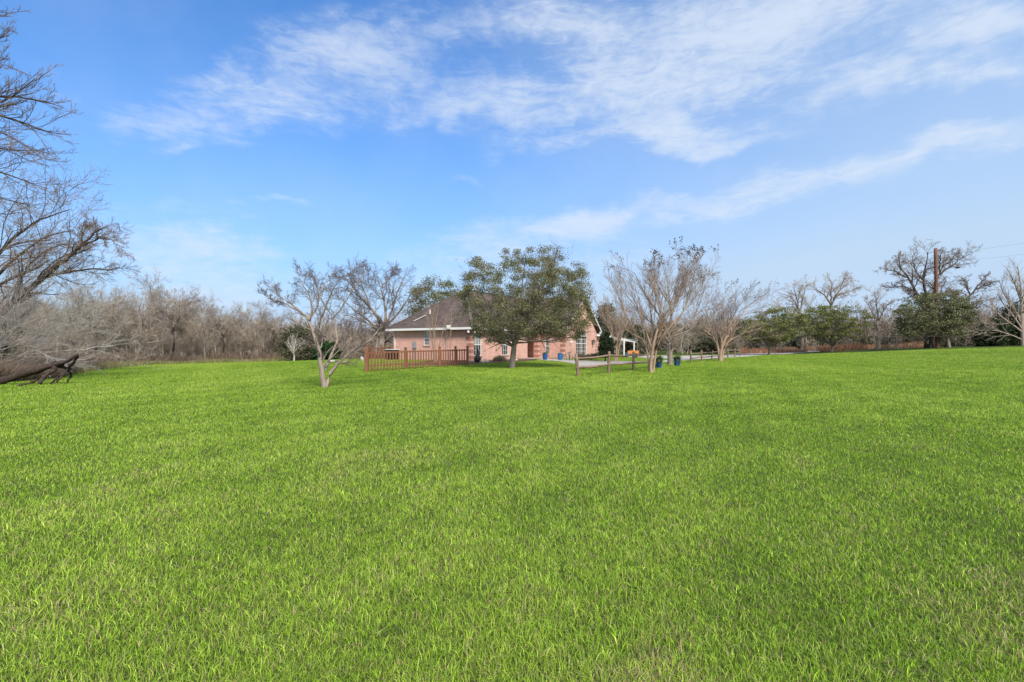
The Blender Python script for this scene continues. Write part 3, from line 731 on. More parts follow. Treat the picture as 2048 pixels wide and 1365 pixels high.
# patio cover behind the house
def patio():
    base = G(1248, 75); root = empty('patio_cover', tuple(base), label='white post and beam patio cover at the far end of the house', cat='patio cover')
    b0 = Vector(base)
    a = W(1190, 671, 64)-b0; b = W(1273, 684, 94)-b0
    a2 = a+Vector((7, -2, .1)); b2 = b+Vector((7, -2.5, .05))
    m_ = MB(); m_.bar(a, b, .12, .34); m_.build('beam', M_white, root)
    back = Vector((-5.5, 2.6, .1))
    m_ = MB(); m_.slab([a+Vector((-.3, 0, .24)), b+Vector((.3, 0, .24)), b+back+Vector((0, 0, .24)), a+back+Vector((0, 0, .24))], .06); m_.build('cover_roof', M_soffit, root)
    for (px, Y, top) in ((1248, 81.5, 681), (1268, 90.5, 684)):
        g = G(px, Y)-b0; t = W(px, top, Y)-b0; m_ = MB(); m_.box(g.x-.085, g.x+.085, g.y-.085, g.y+.085, g.z-.05, t.z-.02); m_.build('post', M_white, root)
patio()

# ---------------------------------------------------------------- fences
def ring_post(p, h, r, rng, lean=(0, 0)):
    P = np.array([tuple(p)]); pts = np.stack([np.linspace(0, 1, 5)*lean[0], np.linspace(0, 1, 5)*lean[1], np.linspace(-.15, h, 5)], 1)+np.array(tuple(p))
    Rr = r*(1+rng.normal(0, .05, 5)); Rr[-1] *= .9
    V, Fc = tubes([(pts[None], Rr[None])], lambda g: 8)
    cap = np.arange(len(V)-8, len(V))[None]
    return V+rng.normal(0, .006, V.shape), Fc, cap
def split_rail(name, posts, label, hgt=1.12):
    rng = np.random.default_rng(len(posts)*7+3); root = empty(name, tuple(G(*posts[0][:2])), label=label, cat='fence'); b0 = np.array(tuple(root.location))
    tops = []
    for i, pt_ in enumerate(posts):
        g = G(pt_[0], pt_[1]); lean = pt_[2] if len(pt_) > 2 else (rng.normal(0, .03), rng.normal(0, .03)); h = hgt+rng.normal(0, .03)
        V, Fc, cap = ring_post(g, h, .082, rng, lean)
        link('post', mesh_np('post', V-b0, [Fc, cap], True), M_rail, root); tops.append((np.array(tuple(g)), np.array([lean[0], lean[1], 0]), h))
    for i in range(len(posts)-1):
        for fz in (.80, .40):
            (a, la, ha), (b, lb, hb) = tops[i], tops[i+1]; p = a+la*fz+[0, 0, ha*fz+rng.normal(0, .02)]; q = b+lb*fz+[0, 0, hb*fz+rng.normal(0, .03)]
            d = unit(q-p); P, Rr = resample([p-d*.1, (p+q)/2+[0, 0, -.035], q+d*.1], .058, .052, 12, rng, .006)
            V, Fc = tubes([(P[None], (Rr*(1+rng.normal(0, .06, 12)))[None])], lambda g: 7); V = V+rng.normal(0, .005, V.shape)
            link('rail', mesh_np('rail', V-b0, [Fc, np.arange(6, -1, -1)[None], np.arange(len(V)-7, len(V))[None]], True), M_rail, root)
split_rail('split_rail_fence', [(1157, 25.5, (-.12, 0)), (1217, 26.9), (1266.5, 30), (1311, 33.5)], 'rustic two-rail log fence in front of the house path, its first post leaning')
split_rail('split_rail_fence', [(1382, 47), (1404, 51.5), (1423, 56, (.12, 0)), (1441, 60.5), (1456, 65), (1470, 69), (1479.5, 76)], 'farther two-rail log fence running along the driveway behind the blue planter', 1.1)
def picket(name, ends, label, posts, hgt=1.22, capm=None, n=13, tall0=None):
    root = empty(name, tuple(G(*ends[0])), label=label, cat='fence'); b0 = root.location.copy()
    for i, (px, Y) in enumerate(posts):
        g = G(px, Y)-b0; h = hgt+.14 if not (tall0 and i == 0) else tall0; s = .075 if not (tall0 and i == 0) else .1
        m_ = MB(); m_.box(g.x-s, g.x+s, g.y-s, g.y+s, g.z-.1, g.z+h); po = m_.build('post', M_redwood, root, bevel=.008)
        m_ = MB(); m_.box(g.x-s-.02, g.x+s+.02, g.y-s-.02, g.y+s+.02, g.z+h+.001, g.z+h+.03); m_.add([(g.x-s, g.y-s, g.z+h+.03), (g.x+s, g.y-s, g.z+h+.03), (g.x+s, g.y+s, g.z+h+.03), (g.x-s, g.y+s, g.z+h+.03), (g.x, g.y, g.z+h+.08)], [(0, 1, 4), (1, 2, 4), (2, 3, 4), (3, 0, 4)])
        m_.build('post_cap', M_redwood, po)
    rng = np.random.default_rng(11)
    for i in range(len(posts)-1):
        a = G(*posts[i])-b0; b = G(*posts[i+1])-b0; d = (b-a); L_ = d.length; d.normalize(); nn = Vector((d.y, -d.x, 0)).normalized()
        for fz in (.28, .92): MB().bar(a+d*.08+Vector((0, 0, hgt*fz)), b-d*.08+Vector((0, 0, hgt*fz)), .045, .09).build('rail', M_redwood, root)
        k = max(2, int(L_/.22)); m_ = MB()
        for j in range(k):
            t = (j+.5)/k; c = a*(1-t)+b*t; f = nn*.042; hw = .042; h = hgt+rng.normal(0, .012); z0 = .05; z1 = h-.09; th = nn*.012
            if nn.y > 0: f = -f
            Pb = []
            for s_ in (-1, 1):
                for (u, z) in ((-hw, z0), (hw, z0), (hw, z1), (0, h), (-hw, z1)): Pb.append(c+f+th*s_+d*u+Vector((0, 0, z)))
            m_.add(Pb, [(0, 1, 2, 3, 4), (9, 8, 7, 6, 5)]+[(q, q+5, (q+1) % 5+5, (q+1) % 5) for q in range(5)])
        m_.build('picket_panel', M_redwood, root)
def lerp_posts(a, b, pxs):
    """posts on the straight plan line a-b seen at the given pixels"""
    A2 = np.array(pp(*a)); B2 = np.array(pp(*b)); out = []
    for px in pxs:
        k = (px-HX)/F; d = B2-A2; t = (k*A2[1]-A2[0])/(d[0]-k*d[1]); out.append((px, float(A2[1]+d[1]*t)))
    return out
picket('picket_fence', [(733, 30.4)], 'red-brown picket fence with square posts in front of the brick wall', lerp_posts((733, 30.4), (935, 37.4), (733, 811, 879, 911, 935)), tall0=1.55)
picket('picket_fence', [(742, 49)], 'back run of red-brown picket fence on the left side of the house', lerp_posts((738, 50), (786, 47.2), (738, 762, 785)), 1.15)

# ---------------------------------------------------------------- pots, ornaments, small things
def pot(px, Y, h, r, m_, plant, label, group=None, bright=True, seed=0):
    g = G(px, Y); root = empty('plant_pot', tuple(g), label=label, cat='plant pot', group=group); rng = np.random.default_rng(seed+50)
    k = MB(); k.lathe([(r*.66, 0), (r*.74, h*.06), (r*.92, h*.45), (r*.98, h*.78), (r*.9, h*.9), (r*1.02, h*.95), (r*1.02, h), (r*.9, h), (r*.86, h*.9), (.01, h*.9)], 28); k.build('pot', m_, root, smooth=True)
    n = 420; up = unit(rng.normal(size=(n, 3))*[1, 1, .6]+[0, 0, .9]); L_ = plant*rng.uniform(.35, 1.0, n)
    S = np.stack([rng.normal(0, r*.3, n), rng.normal(0, r*.3, n), np.full(n, h*.9)], 1); pts = [S]; d = up
    for _ in range(3): d = unit(d+[0, 0, -.22]+rng.normal(0, .08, d.shape)); pts.append(pts[-1]+d*(L_/3)[:, None])
    P = np.stack(pts, 1); s = np.cross(up, [0, 0, 1.0]); s = unit(s)*.013
    V = np.stack([P[:, 0]-s, P[:, 0]+s, P[:, 1]+s*1.3, P[:, 1]-s*1.3, P[:, 2]-s, P[:, 2]+s, P[:, 3]], 1).reshape(-1, 3); i = np.arange(n)*7
    link('foliage', mesh_np('foliage', V, [np.concatenate([np.stack([i, i+1, i+2, i+3], 1), np.stack([i+3, i+2, i+5, i+4], 1)]), np.stack([i+4, i+5, i+6], 1)], False, {'v': np.repeat(rng.random(n), 7)}), L_pot if bright else L_bright, root)
pot(1318.5, 33.0, .56, .185, M_blue, .5, 'cobalt blue pot of yellow-green grassy plant beside the split-rail fence post', seed=1)
pot(1354, 36.5, .50, .23, M_blue, .62, 'wide blue pot with bushy green plant right of the grey tree trunk', seed=2)
pot(1090, 49.0, .66, .25, M_blue, .32, 'blue pot with pale plant just right of the brick porch pillar', seed=3)
pot(1120.5, 49.6, .68, .27, M_teal, .22, 'teal blue pot standing against the brick wing corner', seed=4)
pot(1252.5, 62.0, .52, .2, M_teal, .15, 'small blue pot under the left end of the orange planter box', seed=5)
pot(1271, 61.0, .5, .26, simple('dark_glaze', (.02, .03, .05), (.04, .06, .09), 3, .3, 0), .12, 'dark glazed pot under the right end of the orange planter box', seed=6)
def planter():
    g = G(1266, 63.5); root = empty('planter_box', tuple(g), label='orange wooden raised planter box beneath the patio cover', cat='planter')
    k = MB()
    for (a, b, c, d) in ((-.68, .68, -.25, -.21), (-.68, .68, .21, .25), (-.68, -.64, -.209, .209), (.64, .68, -.209, .209)): k.box(a, b, c, d, .42, .82)
    k.build('box', M_orange, root); k = MB(); k.box(-.638, .638, -.208, .208, .5, .76); k.build('soil', M_soil, root)
    for a in (-.6, .6):
        for b in (-.17, .17): k = MB(); k.box(a-.035, a+.035, b-.03, b+.03, -.02, .419); k.build('leg', M_orange, root)
planter()
def chiminea():
    g = G(955, 41.3, .03); root = empty('chiminea', tuple(g), label='black long-necked chiminea standing below the left front window', cat='chiminea')
    k = MB(); k.lathe([(.16, .02), (.25, .10), (.29, .24), (.27, .38), (.18, .54), (.10, .68), (.075, .82), (.085, .95), (.105, 1.02), (.095, 1.03), (.06, .95)], 24); k.build('body', M_black, root, smooth=True)
    for i in range(3): a = i*2.09+.4; k = MB(); k.bar((.15*math.cos(a), .15*math.sin(a), .08), (.22*math.cos(a), .22*math.sin(a), -.04), .03); k.build('foot', M_black, root)
chiminea()
def rock(px, Y, s, m_, label, seed, sink=.1, cat='rock', dz=.0):
    rng = np.random.default_rng(seed); g = G(px, Y, dz)
    import bmesh
    bm = bmesh.new(); bmesh.ops.create_icosphere(bm, subdivisions=3, radius=1)
    ph = rng.uniform(0, 6, (6, 4))
    for v in bm.verts:
        p = np.array(v.co); k = 1+sum(.11*math.sin(p@ph[i, :3]+ph[i, 3]) for i in range(6)); v.co = Vector((p[0]*k*s[0], p[1]*k*s[1], max(-.35, p[2]*k)*s[2]+s[2]*.3))
    me = bpy.data.meshes.new('rock'); bm.to_mesh(me); bm.free(); me.polygons.foreach_set('use_smooth', [True]*len(me.polygons))
    o = link('rock', me, m_, None, tuple(g)); o.rotation_euler = (0, 0, seed); tag(o, label, cat)
rock(964, 41.2, (.34, .2, .22), M_stone, 'tan sandstone boulder right of the black chiminea', 2, dz=.02)
rock(972, 41.9, (.25, .2, .2), M_stone, 'smaller tan rock at the end of the mulch bed stones', 5, dz=.02)
rock(663, 43, (.30, .2, .13), M_pale, 'white boulder on the lawn between the forked stems of the bare tree', 3)
rock(724, 45, (.16, .14, .26), M_pale, 'pale upright stone beside the corner post of the picket fence', 4)
rock(1105, 48.2, (.09, .09, .07), M_orange, 'small orange gourd on the path between the two blue pots', 6, cat='gourd', dz=.05)
rock(1032, 46.2, (.2, .16, .1), M_stone, 'flat tan stone in the mulch bed right of the evergreen trunk', 8, dz=.03)
def bench():
    g = G(1139, 49.8, .05); root = empty('garden_bench', tuple(g), R(60), label='small dark garden bench with ornaments by the gable wing corner', cat='bench')
    k = MB()
    for i in range(4): k.box(-.45, .45, -.18+i*.1, -.10+i*.1, .40, .43)
    k.build('seat', M_rail, root)
    for a in (-.4, .4):
        for b in (-.14, .14): k = MB(); k.box(a-.025, a+.025, b-.025, b+.025, 0, .399); k.build('leg', M_rail, root)
    k = MB(); k.box(-.45, .45, .19, .22, .55, .6); k.box(-.45, .45, .19, .22, .68, .73); k.box(-.42, -.38, .225, .25, .3, .75); k.box(.38, .42, .225, .25, .3, .75); k.build('backrest', M_rail, root)
    o = empty('bench_planter', tuple(Vector(g)+Vector((0.02, -.02, .44))), label='small red-topped white pot standing on the dark bench', cat='plant pot')
    k = MB(); k.lathe([(.07, 0), (.10, .16), (.11, .17), (.09, .17)], 16); k.build('pot', M_white, o, smooth=True)
    rng = np.random.default_rng(3); V, Fc, v = leafcards(rng, rng.normal(0, .06, (90, 3))+[0, 0, .26], .07)
    link('foliage', mesh_np('foliage', V, [Fc], False, {'v': v}), L_red, o)
bench()
def ac_unit():
    p = hw_(-.95, 7.9); p.z = zg(p.x, p.y); root = empty('air_conditioner', tuple(p), R(60), label='dark air conditioner with pale lid beside the left brick wall', cat='air conditioner')
    k = MB(); k.box(-.42, .42, -.42, .42, 0, .9)
    for i in range(12): k.box(-.432, .432, -.432, .432, .08+i*.065, .105+i*.065)
    k.build('casing', M_darkin, root); k = MB(); k.box(-.46, .46, -.46, .46, .901, .96); k.build('lid', M_white, root)
ac_unit()
def utility_pole():
    Y = 75; g = G(1875, Y); top = W(1871, 497, Y); root = empty('utility_pole', tuple(g), label='tall red-brown wooden utility pole rising in front of the big bare oak', cat='utility pole'); b0 = np.array(tuple(g))
    P, Rr = resample([np.array(tuple(g))-[0, 0, .2], np.array(tuple(top))], .27, .20, 12)
    V, Fc = tubes([(P[None], Rr[None])], lambda q: 14); link('pole', mesh_np('pole', V-b0, [Fc, np.arange(len(V)-14, len(V))[None]], True), M_pole, root)
    a = W(1872, 541, Y)-g; e = W(1912, 535, Y-1)-g; k = MB(); k.bar(a, e, .035); k.build('lamp_arm', M_grey, root)
    k = MB(); k.lathe([(.08, .16), (.22, .08), (.33, 0), (.30, -.1), (.15, -.16), (.02, -.17)], 18, tuple(e+Vector((.25, 0, 0)))); k.build('lamp_head', simple('lamp_housing', (.05, .055, .06), (.09, .095, .1), 3, .5, 0), root, smooth=True)
    for (pa, pb, lb) in (((1872, 508), (2300, 438), 'upper thin power line crossing the sky at the right'), ((1872, 524), (2300, 470), 'lower thin power line crossing the sky at the right')):
        p0 = W(*pa, Y); p1 = W(*pb, 62); n = 24; t = np.linspace(0, 1, n); Q = np.array(tuple(p0))[None]*(1-t)[:, None]+np.array(tuple(p1))[None]*t[:, None]; Q[:, 2] -= 4*.5*t*(1-t)
        V, Fc = tubes([(Q[None], np.full((1, n), .012))], lambda q: 5); o = link('power_line', mesh_np('power_line', V, [Fc]), M_grey); tag(o, lb, 'power line', 'power lines')
utility_pole()

# ---------------------------------------------------------------- hero trees
def pix_limbs(rng, specs, Y, r_default=.05, n=12, wob=.03, dscale=1.0):
    out = []
    for s in specs:
        pts, r0, r1, dys = s
        m_ = len(pts); P = []
        for i, (a, b) in enumerate(pts):
            dy = dys[0]+(dys[1]-dys[0])*i/(m_-1); P.append(tuple(W(a, b, Y+dy)))
        out.append(resample(P, r0, r1, n, rng, wob))
    return out
def bare(name, label, specs, Y, bpx, levels, bm, tm, seed, cat='tree', group=None, n=12, wob=.03, pods=None, base_from=0, root_ground=True, buds=None, split=None, split_m=None):
    rng = np.random.default_rng(seed); limbs = pix_limbs(rng, specs, Y, n=n, wob=wob); base = G(bpx, Y)
    if root_ground:
        for l in limbs[:base_from+1]: l[0][0, 2] = min(l[0][0, 2], base.z-.08)
    P0 = pack(limbs, n); groups = []; cur = P0
    for lv in levels:
        cur = spawn(rng, *cur, **lv); groups.append(cur)
    leaves = None; lm = None
    if pods:
        e = cur[0][:, -1]; hi = np.argsort(-e[:, 2]+rng.normal(0, pods[2], len(e)))[:pods[0]]
        C = np.repeat(e[hi], 6, 0)+rng.normal(0, pods[1], (pods[0]*6, 3)); leaves = leafcards(rng, C, pods[1]*1.3, asp=.9); lm = L_pod
    if buds:
        P_ = cur[0].reshape(-1, 3); C = P_[rng.choice(len(P_), buds[0])]+rng.normal(0, .015, (buds[0], 3)); leaves = leafcards(rng, C, buds[1], asp=.8); lm = buds[2]
    root = empty(name, base, label=label, cat=cat, group=group); b0 = np.array(tuple(base))
    if split:
        V, Fc = tubes([(P0[0][:split], P0[1][:split])], lambda g: 10); link('trunk', mesh_np('trunk', V-b0, [Fc], True), bm, root)
        V, Fc = tubes([(P0[0][split:], P0[1][split:])]+groups[:1], lambda g: 8 if g == 0 else 5); link('limbs', mesh_np('limbs', V-b0, [Fc], True), split_m or tm, root)
    else:
        V, Fc = tubes([P0]+groups[:1], lambda g: 9 if g == 0 else 5); link('trunk', mesh_np('trunk', V-b0, [Fc], True), bm, root)
    if len(groups) > 1:
        V, Fc = tubes(groups[1:], lambda g: 4 if g == 0 else 3); c = link('crown', mesh_np('crown', V-b0, [Fc]), tm, root)
        if leaves: link('seed_pods' if pods else 'buds', mesh_np('pods', leaves[0]-b0, [leaves[1]], False, {'v': leaves[2]}), lm, c)['kind'] = 'stuff'
    return root
def LV(K, tmin, ang, ratio, nseg, wig, up, **k): return dict(K=K, tmin=tmin, ang=ang, ratio=ratio, nseg=nseg, wig=wig, up=up, **k)

# 1 the forked bare tree on the lawn, left of centre
bare('bare_tree', 'leafless tree with forked pale stems standing alone on the lawn left of the house',
     [([(648, 777), (644, 758), (643, 735), (640, 705), (633, 680), (620, 645), (612, 632)], .105, .05, (0, -.6)),
      ([(650, 777), (657, 752), (678, 725), (702, 700), (722, 692), (745, 680), (760, 655)], .085, .022, (0, .9)),
      ([(650, 740), (660, 715), (673, 690), (672, 668), (664, 640), (655, 620)], .055, .02, (0, .8)),
      ([(612, 632), (600, 625), (575, 612), (548, 598), (527, 590)], .042, .008, (-.6, -1.2)),
      ([(612, 632), (590, 612), (565, 595), (545, 585), (538, 580)], .036, .008, (-.6, .6)),
      ([(618, 640), (625, 612), (612, 582), (598, 560), (592, 542)], .042, .008, (-.6, -.2)),
      ([(618, 640), (635, 615), (640, 590), (650, 565), (668, 545)], .04, .008, (-.6, .9)),
      ([(633, 680), (640, 640), (655, 600), (662, 570), (690, 548)], .035, .008, (-.3, -1.4)),
      ([(680, 722), (700, 690), (712, 668), (726, 640), (730, 610)], .035, .008, (.3, -.6)),
      ([(715, 694), (740, 688), (755, 670), (762, 650), (790, 630)], .03, .008, (.6, 1.2)),
      ([(664, 640), (690, 610), (705, 580), (720, 560), (735, 540)], .034, .008, (.8, 1.5)),
      ([(655, 620), (640, 596), (630, 570), (622, 552), (618, 545)], .03, .008, (.8, 1.2))],
     20, 649, [LV(10, .25, (25, 58), .34, 7, .16, .05, rr=.42, rmin=.006, flat=True), LV(8, .15, (28, 60), .42, 5, .16, .05, rmin=.005), LV(5, .2, (30, 60), .42, 3, .15, .03, rmin=.0042)],
     B_pale, B_mauve, 21, base_from=1, buds=(2600, .03, L_pod), split=3, split_m=B_grey)
# 2 the bigger bare tree behind the picket fence
bare('bare_tree', 'large leafless tree with thick trunk behind the left end of the picket fence',
     [([(762, 712), (762, 690), (766, 665), (770, 650)], .36, .26, (0, 0)), ([(752, 712), (752, 692), (756, 672), (758, 660)], .2, .14, (0, .3)),
      ([(768, 655), (755, 630), (735, 610), (715, 590), (695, 575)], .16, .03, (0, -1.5)), ([(768, 655), (772, 630), (768, 600), (760, 570), (752, 545)], .15, .02, (0, 0)),
      ([(770, 650), (785, 622), (790, 595), (800, 570), (812, 548)], .13, .02, (0, 1.2)), ([(770, 652), (795, 630), (812, 605), (822, 585), (835, 575)], .12, .02, (0, -.8)),
      ([(757, 664), (735, 640), (712, 625), (690, 605), (672, 590)], .12, .02, (.3, 2)), ([(757, 664), (742, 650), (718, 640), (700, 632), (685, 630)], .1, .02, (.3, -2)),
      ([(740, 615), (732, 590), (722, 565), (716, 548), (712, 535)], .09, .015, (-1, 0)), ([(762, 575), (775, 560), (785, 545), (790, 537)], .06, .012, (0, 1)),
      ([(715, 590), (700, 565), (688, 552), (680, 545)], .06, .012, (-1.5, -2.5)), ([(768, 600), (745, 580), (735, 560), (738, 540)], .06, .012, (0, -2))],
     50, 760, [LV(11, .22, (28, 62), .45, 7, .16, .04, rr=.42, rmin=.013, flat=True), LV(9, .15, (28, 60), .48, 5, .17, .03, rmin=.010), LV(6, .15, (28, 60), .5, 3, .15, .02, rmin=.008)],
     B_grey, B_mauve, 22, base_from=1)
# 3 the evergreen in front of the house
leafy('evergreen_oak', 'dense evergreen tree with grey trunk in front of the brick house',
      [(918, 590), (922, 560), (938, 540), (945, 520), (958, 512), (968, 530), (982, 545), (1000, 530), (1012, 512), (1030, 505), (1045, 490), (1055, 512), (1075, 500), (1098, 497), (1112, 512), (1122, 530), (1140, 536), (1165, 535), (1176, 555), (1188, 580), (1178, 605), (1180, 640), (1170, 665),
       (1150, 682), (1130, 678), (1105, 672), (1060, 675), (1030, 668), (1000, 690), (975, 688), (955, 672), (935, 650), (925, 620)], 34, 1024, 600, 165, .085, L_oak, B_grey, r0=.19, clump_r=.40, seed=31, zfork=float(W(1024, 672, 34).z), depth=.8)
# 4 crape myrtle in front
bare('crape_myrtle', 'tan multi-stemmed crape myrtle with seed pods behind the split-rail fence',
     [([(1302, 747), (1303, 715), (1305, 690), (1312, 668), (1320, 640), (1322, 610), (1330, 580)], .10, .018, (0, -.3)),
      ([(1300, 745), (1299, 720), (1294, 700), (1286, 680), (1270, 664), (1250, 645), (1236, 628)], .065, .013, (0, .5)),
      ([(1306, 745), (1310, 715), (1316, 690), (1330, 665), (1345, 650), (1360, 630), (1375, 615)], .06, .012, (0, .7)),
      ([(1304, 700), (1296, 670), (1285, 645), (1275, 615), (1262, 585)], .05, .015, (0, -.8)), ([(1306, 690), (1305, 660), (1300, 625), (1296, 590), (1300, 560)], .05, .013, (0, 1)),
      ([(1312, 668), (1330, 635), (1345, 600), (1352, 570), (1360, 545)], .045, .012, (0, .9)), ([(1286, 680), (1262, 668), (1240, 650), (1225, 640), (1210, 625)], .04, .012, (.2, -.6)),
      ([(1270, 664), (1255, 635), (1240, 600), (1230, 575), (1222, 560)], .036, .01, (.4, 1)), ([(1322, 625), (1312, 590), (1308, 560), (1312, 550), (1318, 535)], .035, .008, (-.3, -.6)),
      ([(1320, 640), (1345, 610), (1365, 580), (1375, 560), (1388, 535)], .035, .008, (0, -.4))],
     27.8, 1303, [LV(13, .25, (14, 38), .40, 7, .10, .10, rr=.38, rmin=.0055, flat=True), LV(9, .15, (15, 40), .46, 5, .12, .07, rmin=.0045), LV(6, .2, (15, 42), .48, 3, .12, .05, rmin=.004)],
     B_tan, bark('crape_twigs', (.20, .14, .098), (.36, .265, .19)), 23, base_from=2, pods=(70, .06, .55))
# 5 big bare tree behind it
bare('bare_tree', 'leafless grey-trunked tree between the two blue pots beyond the rail fence',
     [([(1340, 731), (1340, 700), (1339, 675), (1342, 660)], .21, .15, (0, 0)), ([(1339, 675), (1325, 645), (1305, 610), (1285, 580), (1268, 545)], .09, .02, (0, -1)),
      ([(1342, 662), (1345, 620), (1340, 600), (1336, 570), (1332, 545)], .11, .015, (0, .6)), ([(1342, 665), (1362, 630), (1378, 600), (1386, 565), (1390, 525)], .1, .012, (0, 0)),
      ([(1340, 672), (1370, 655), (1395, 620), (1405, 590), (1415, 560)], .08, .012, (0, 1)), ([(1339, 675), (1365, 668), (1390, 656), (1420, 650), (1440, 640)], .07, .012, (0, -1.5)),
      ([(1340, 672), (1318, 655), (1290, 635), (1262, 600), (1240, 575)], .08, .012, (0, 1.6)), ([(1344, 630), (1360, 590), (1362, 565), (1365, 550)], .06, .012, (0, 1.5)), ([(1340, 610), (1318, 575), (1308, 558), (1298, 540)], .06, .012, (0, -1.2)),
      ([(1385, 600), (1402, 575), (1412, 545), (1420, 548)], .05, .01, (0, .5))],
     39.8, 1340, [LV(12, .22, (16, 42), .42, 7, .11, .07, rr=.4, rmin=.008, flat=True), LV(9, .15, (18, 44), .48, 5, .13, .06, rmin=.0065), LV(6, .2, (18, 45), .5, 3, .12, .05, rmin=.0055)],
     B_grey, B_brown, 24, pods=(50, .08, .6))
# 6 crape myrtle farther right
bare('crape_myrtle', 'spreading reddish-stemmed crape myrtle standing in the farther rail fence',
     [([(1441, 724), (1442, 705), (1444, 690), (1452, 675), (1458, 655), (1462, 635)], .2, .05, (0, 0)), ([(1439, 723), (1438, 700), (1432, 680), (1425, 655), (1415, 630), (1405, 612)], .14, .02, (0, .6)),
      ([(1443, 723), (1446, 700), (1455, 682), (1475, 672), (1500, 662), (1530, 655)], .11, .02, (0, -1)), ([(1450, 680), (1465, 650), (1485, 625), (1505, 605), (1520, 598)], .08, .015, (0, 1)),
      ([(1444, 690), (1445, 660), (1443, 630), (1446, 605), (1452, 592)], .08, .015, (0, .6)), ([(1432, 680), (1412, 662), (1395, 650), (1380, 640)], .07, .015, (.3, 1)), ([(1458, 655), (1470, 625), (1482, 605), (1496, 592)], .06, .012, (0, -.9))],
     52, 1441, [LV(12, .22, (18, 48), .45, 7, .12, .06, rr=.4, rmin=.011, flat=True), LV(9, .15, (20, 48), .5, 5, .13, .05, rmin=.0085), LV(6, .2, (20, 48), .5, 3, .12, .04, rmin=.007)],
     B_tan, B_brown, 25, base_from=2, pods=(26, .09, .5))
# 7 crape myrtle by the cedar, redbuds in front of the side wall
bare('crape_myrtle', 'vase-shaped bare crape myrtle right of the dark conical cedar by the house',
     [([(1231, 716), (1233, 695), (1236, 670), (1242, 645)], .09, .03, (0, 0)), ([(1229, 716), (1230, 690), (1226, 665), (1218, 640)], .07, .02, (0, .5)), ([(1234, 716), (1240, 690), (1245, 665), (1252, 645)], .07, .02, (0, -.4)),
      ([(1232, 700), (1240, 670), (1248, 640), (1250, 620)], .05, .015, (0, .8)), ([(1230, 695), (1222, 665), (1210, 640), (1205, 625)], .05, .015, (0, -.7))],
     50, 1231, [LV(12, .25, (12, 34), .6, 6, .08, .1, rr=.5, rmin=.009), LV(7, .2, (14, 36), .5, 4, .1, .06, rmin=.0065), LV(5, .2, (16, 40), .5, 3, .1, .05, rmin=.005)], B_tan, B_pale, 26, base_from=2)
bare('crape_myrtle', 'slender tan bare crape myrtle behind the picket fence in front of the brick side wall',
     [([(871, 728), (871, 700), (870, 670), (873, 640), (878, 612)], .045, .012, (0, 0)), ([(869, 728), (866, 700), (862, 670), (856, 645), (852, 625)], .035, .01, (0, .2)), ([(873, 728), (878, 700), (884, 670), (888, 645), (893, 628)], .035, .01, (0, -.2)),
      ([(870, 728), (868, 695), (866, 660), (864, 625)], .03, .01, (0, -.3))],
     40.8, 871, [LV(8, .25, (12, 30), .45, 5, .07, .12, rr=.5, rmin=.006), LV(4, .2, (14, 34), .45, 3, .08, .08, rmin=.0045)], B_tan, B_pale, 27, base_from=3)
bare('crape_myrtle', 'very thin bare crape myrtle near the eave box on the side wall',
     [([(900, 727), (900, 700), (901, 670), (903, 640), (902, 618)], .028, .01, (0, 0)), ([(899, 727), (897, 700), (893, 670), (889, 650)], .02, .008, (0, .2))],
     41.2, 900, [LV(7, .25, (12, 30), .35, 5, .07, .12, rr=.5, rmin=.006), LV(3, .2, (14, 34), .45, 3, .08, .08, rmin=.0045)], B_tan, B_pale, 28, base_from=1)
bare('bare_sapling', 'small pale leafless sapling in front of the left woods', [([(588, 722), (589, 705), (590, 690), (592, 676)], .11, .03, (0, 0)), ([(589, 706), (582, 694), (576, 684)], .05, .02, (0, .5)), ([(589, 704), (598, 694), (606, 686)], .05, .02, (0, -.4)), ([(589, 700), (584, 688), (584, 672)], .05, .02, (0, 0))],
     62, 588, [LV(10, .2, (25, 50), .5, 5, .1, .1, rr=.5, rmin=.014), LV(6, .2, (25, 50), .5, 3, .1, .05, rmin=.011)], B_white, B_white, 29)

# right side oaks (crooked, flat topped)
OAK = [LV(12, .2, (30, 68), .36, 7, .24, .04, rr=.45, rmin=.022, flat=True), LV(9, .12, (30, 66), .46, 5, .24, .04, rmin=.016), LV(7, .12, (30, 66), .5, 3, .2, .04, rmin=.012)]
bare('bare_oak', 'tallest bare oak with three spreading limbs directly behind the utility pole',
     [([(1853, 698), (1853, 680), (1852, 650), (1850, 620)], .42, .32, (0, 0)), ([(1869, 698), (1868, 675), (1864, 645), (1860, 610)], .36, .28, (2, 2)),
      ([(1850, 630), (1838, 600), (1826, 580), (1812, 552), (1795, 530)], .3, .07, (0, -1)), ([(1856, 625), (1862, 598), (1875, 575), (1880, 545), (1895, 525)], .28, .06, (0, 1)),
      ([(1855, 620), (1850, 590), (1845, 560), (1850, 530), (1855, 505)], .24, .05, (1, 2)), ([(1812, 555), (1795, 548), (1778, 540), (1765, 536)], .13, .03, (-1, -2)), ([(1800, 540), (1800, 522), (1795, 510)], .12, .03, (-1, 0)),
      ([(1826, 582), (1805, 572), (1785, 572), (1770, 575)], .13, .03, (-1, 2)), ([(1880, 550), (1905, 530), (1925, 515), (1943, 508)], .15, .03, (1, 0)), ([(1880, 545), (1878, 520), (1885, 500)], .13, .03, (1, -1)), ([(1895, 528), (1912, 510), (1920, 503)], .1, .03, (1, 2)),
      ([(1845, 560), (1828, 540), (1825, 518), (1830, 505)], .12, .03, (1, -1)), ([(1880, 600), (1900, 590), (1915, 585)], .1, .03, (1, 1)), ([(1864, 640), (1880, 612), (1882, 580), (1892, 560)], .16, .05, (2, 3))],
     78, 1853, OAK, B_dark, B_brown, 41, base_from=1, wob=.12)
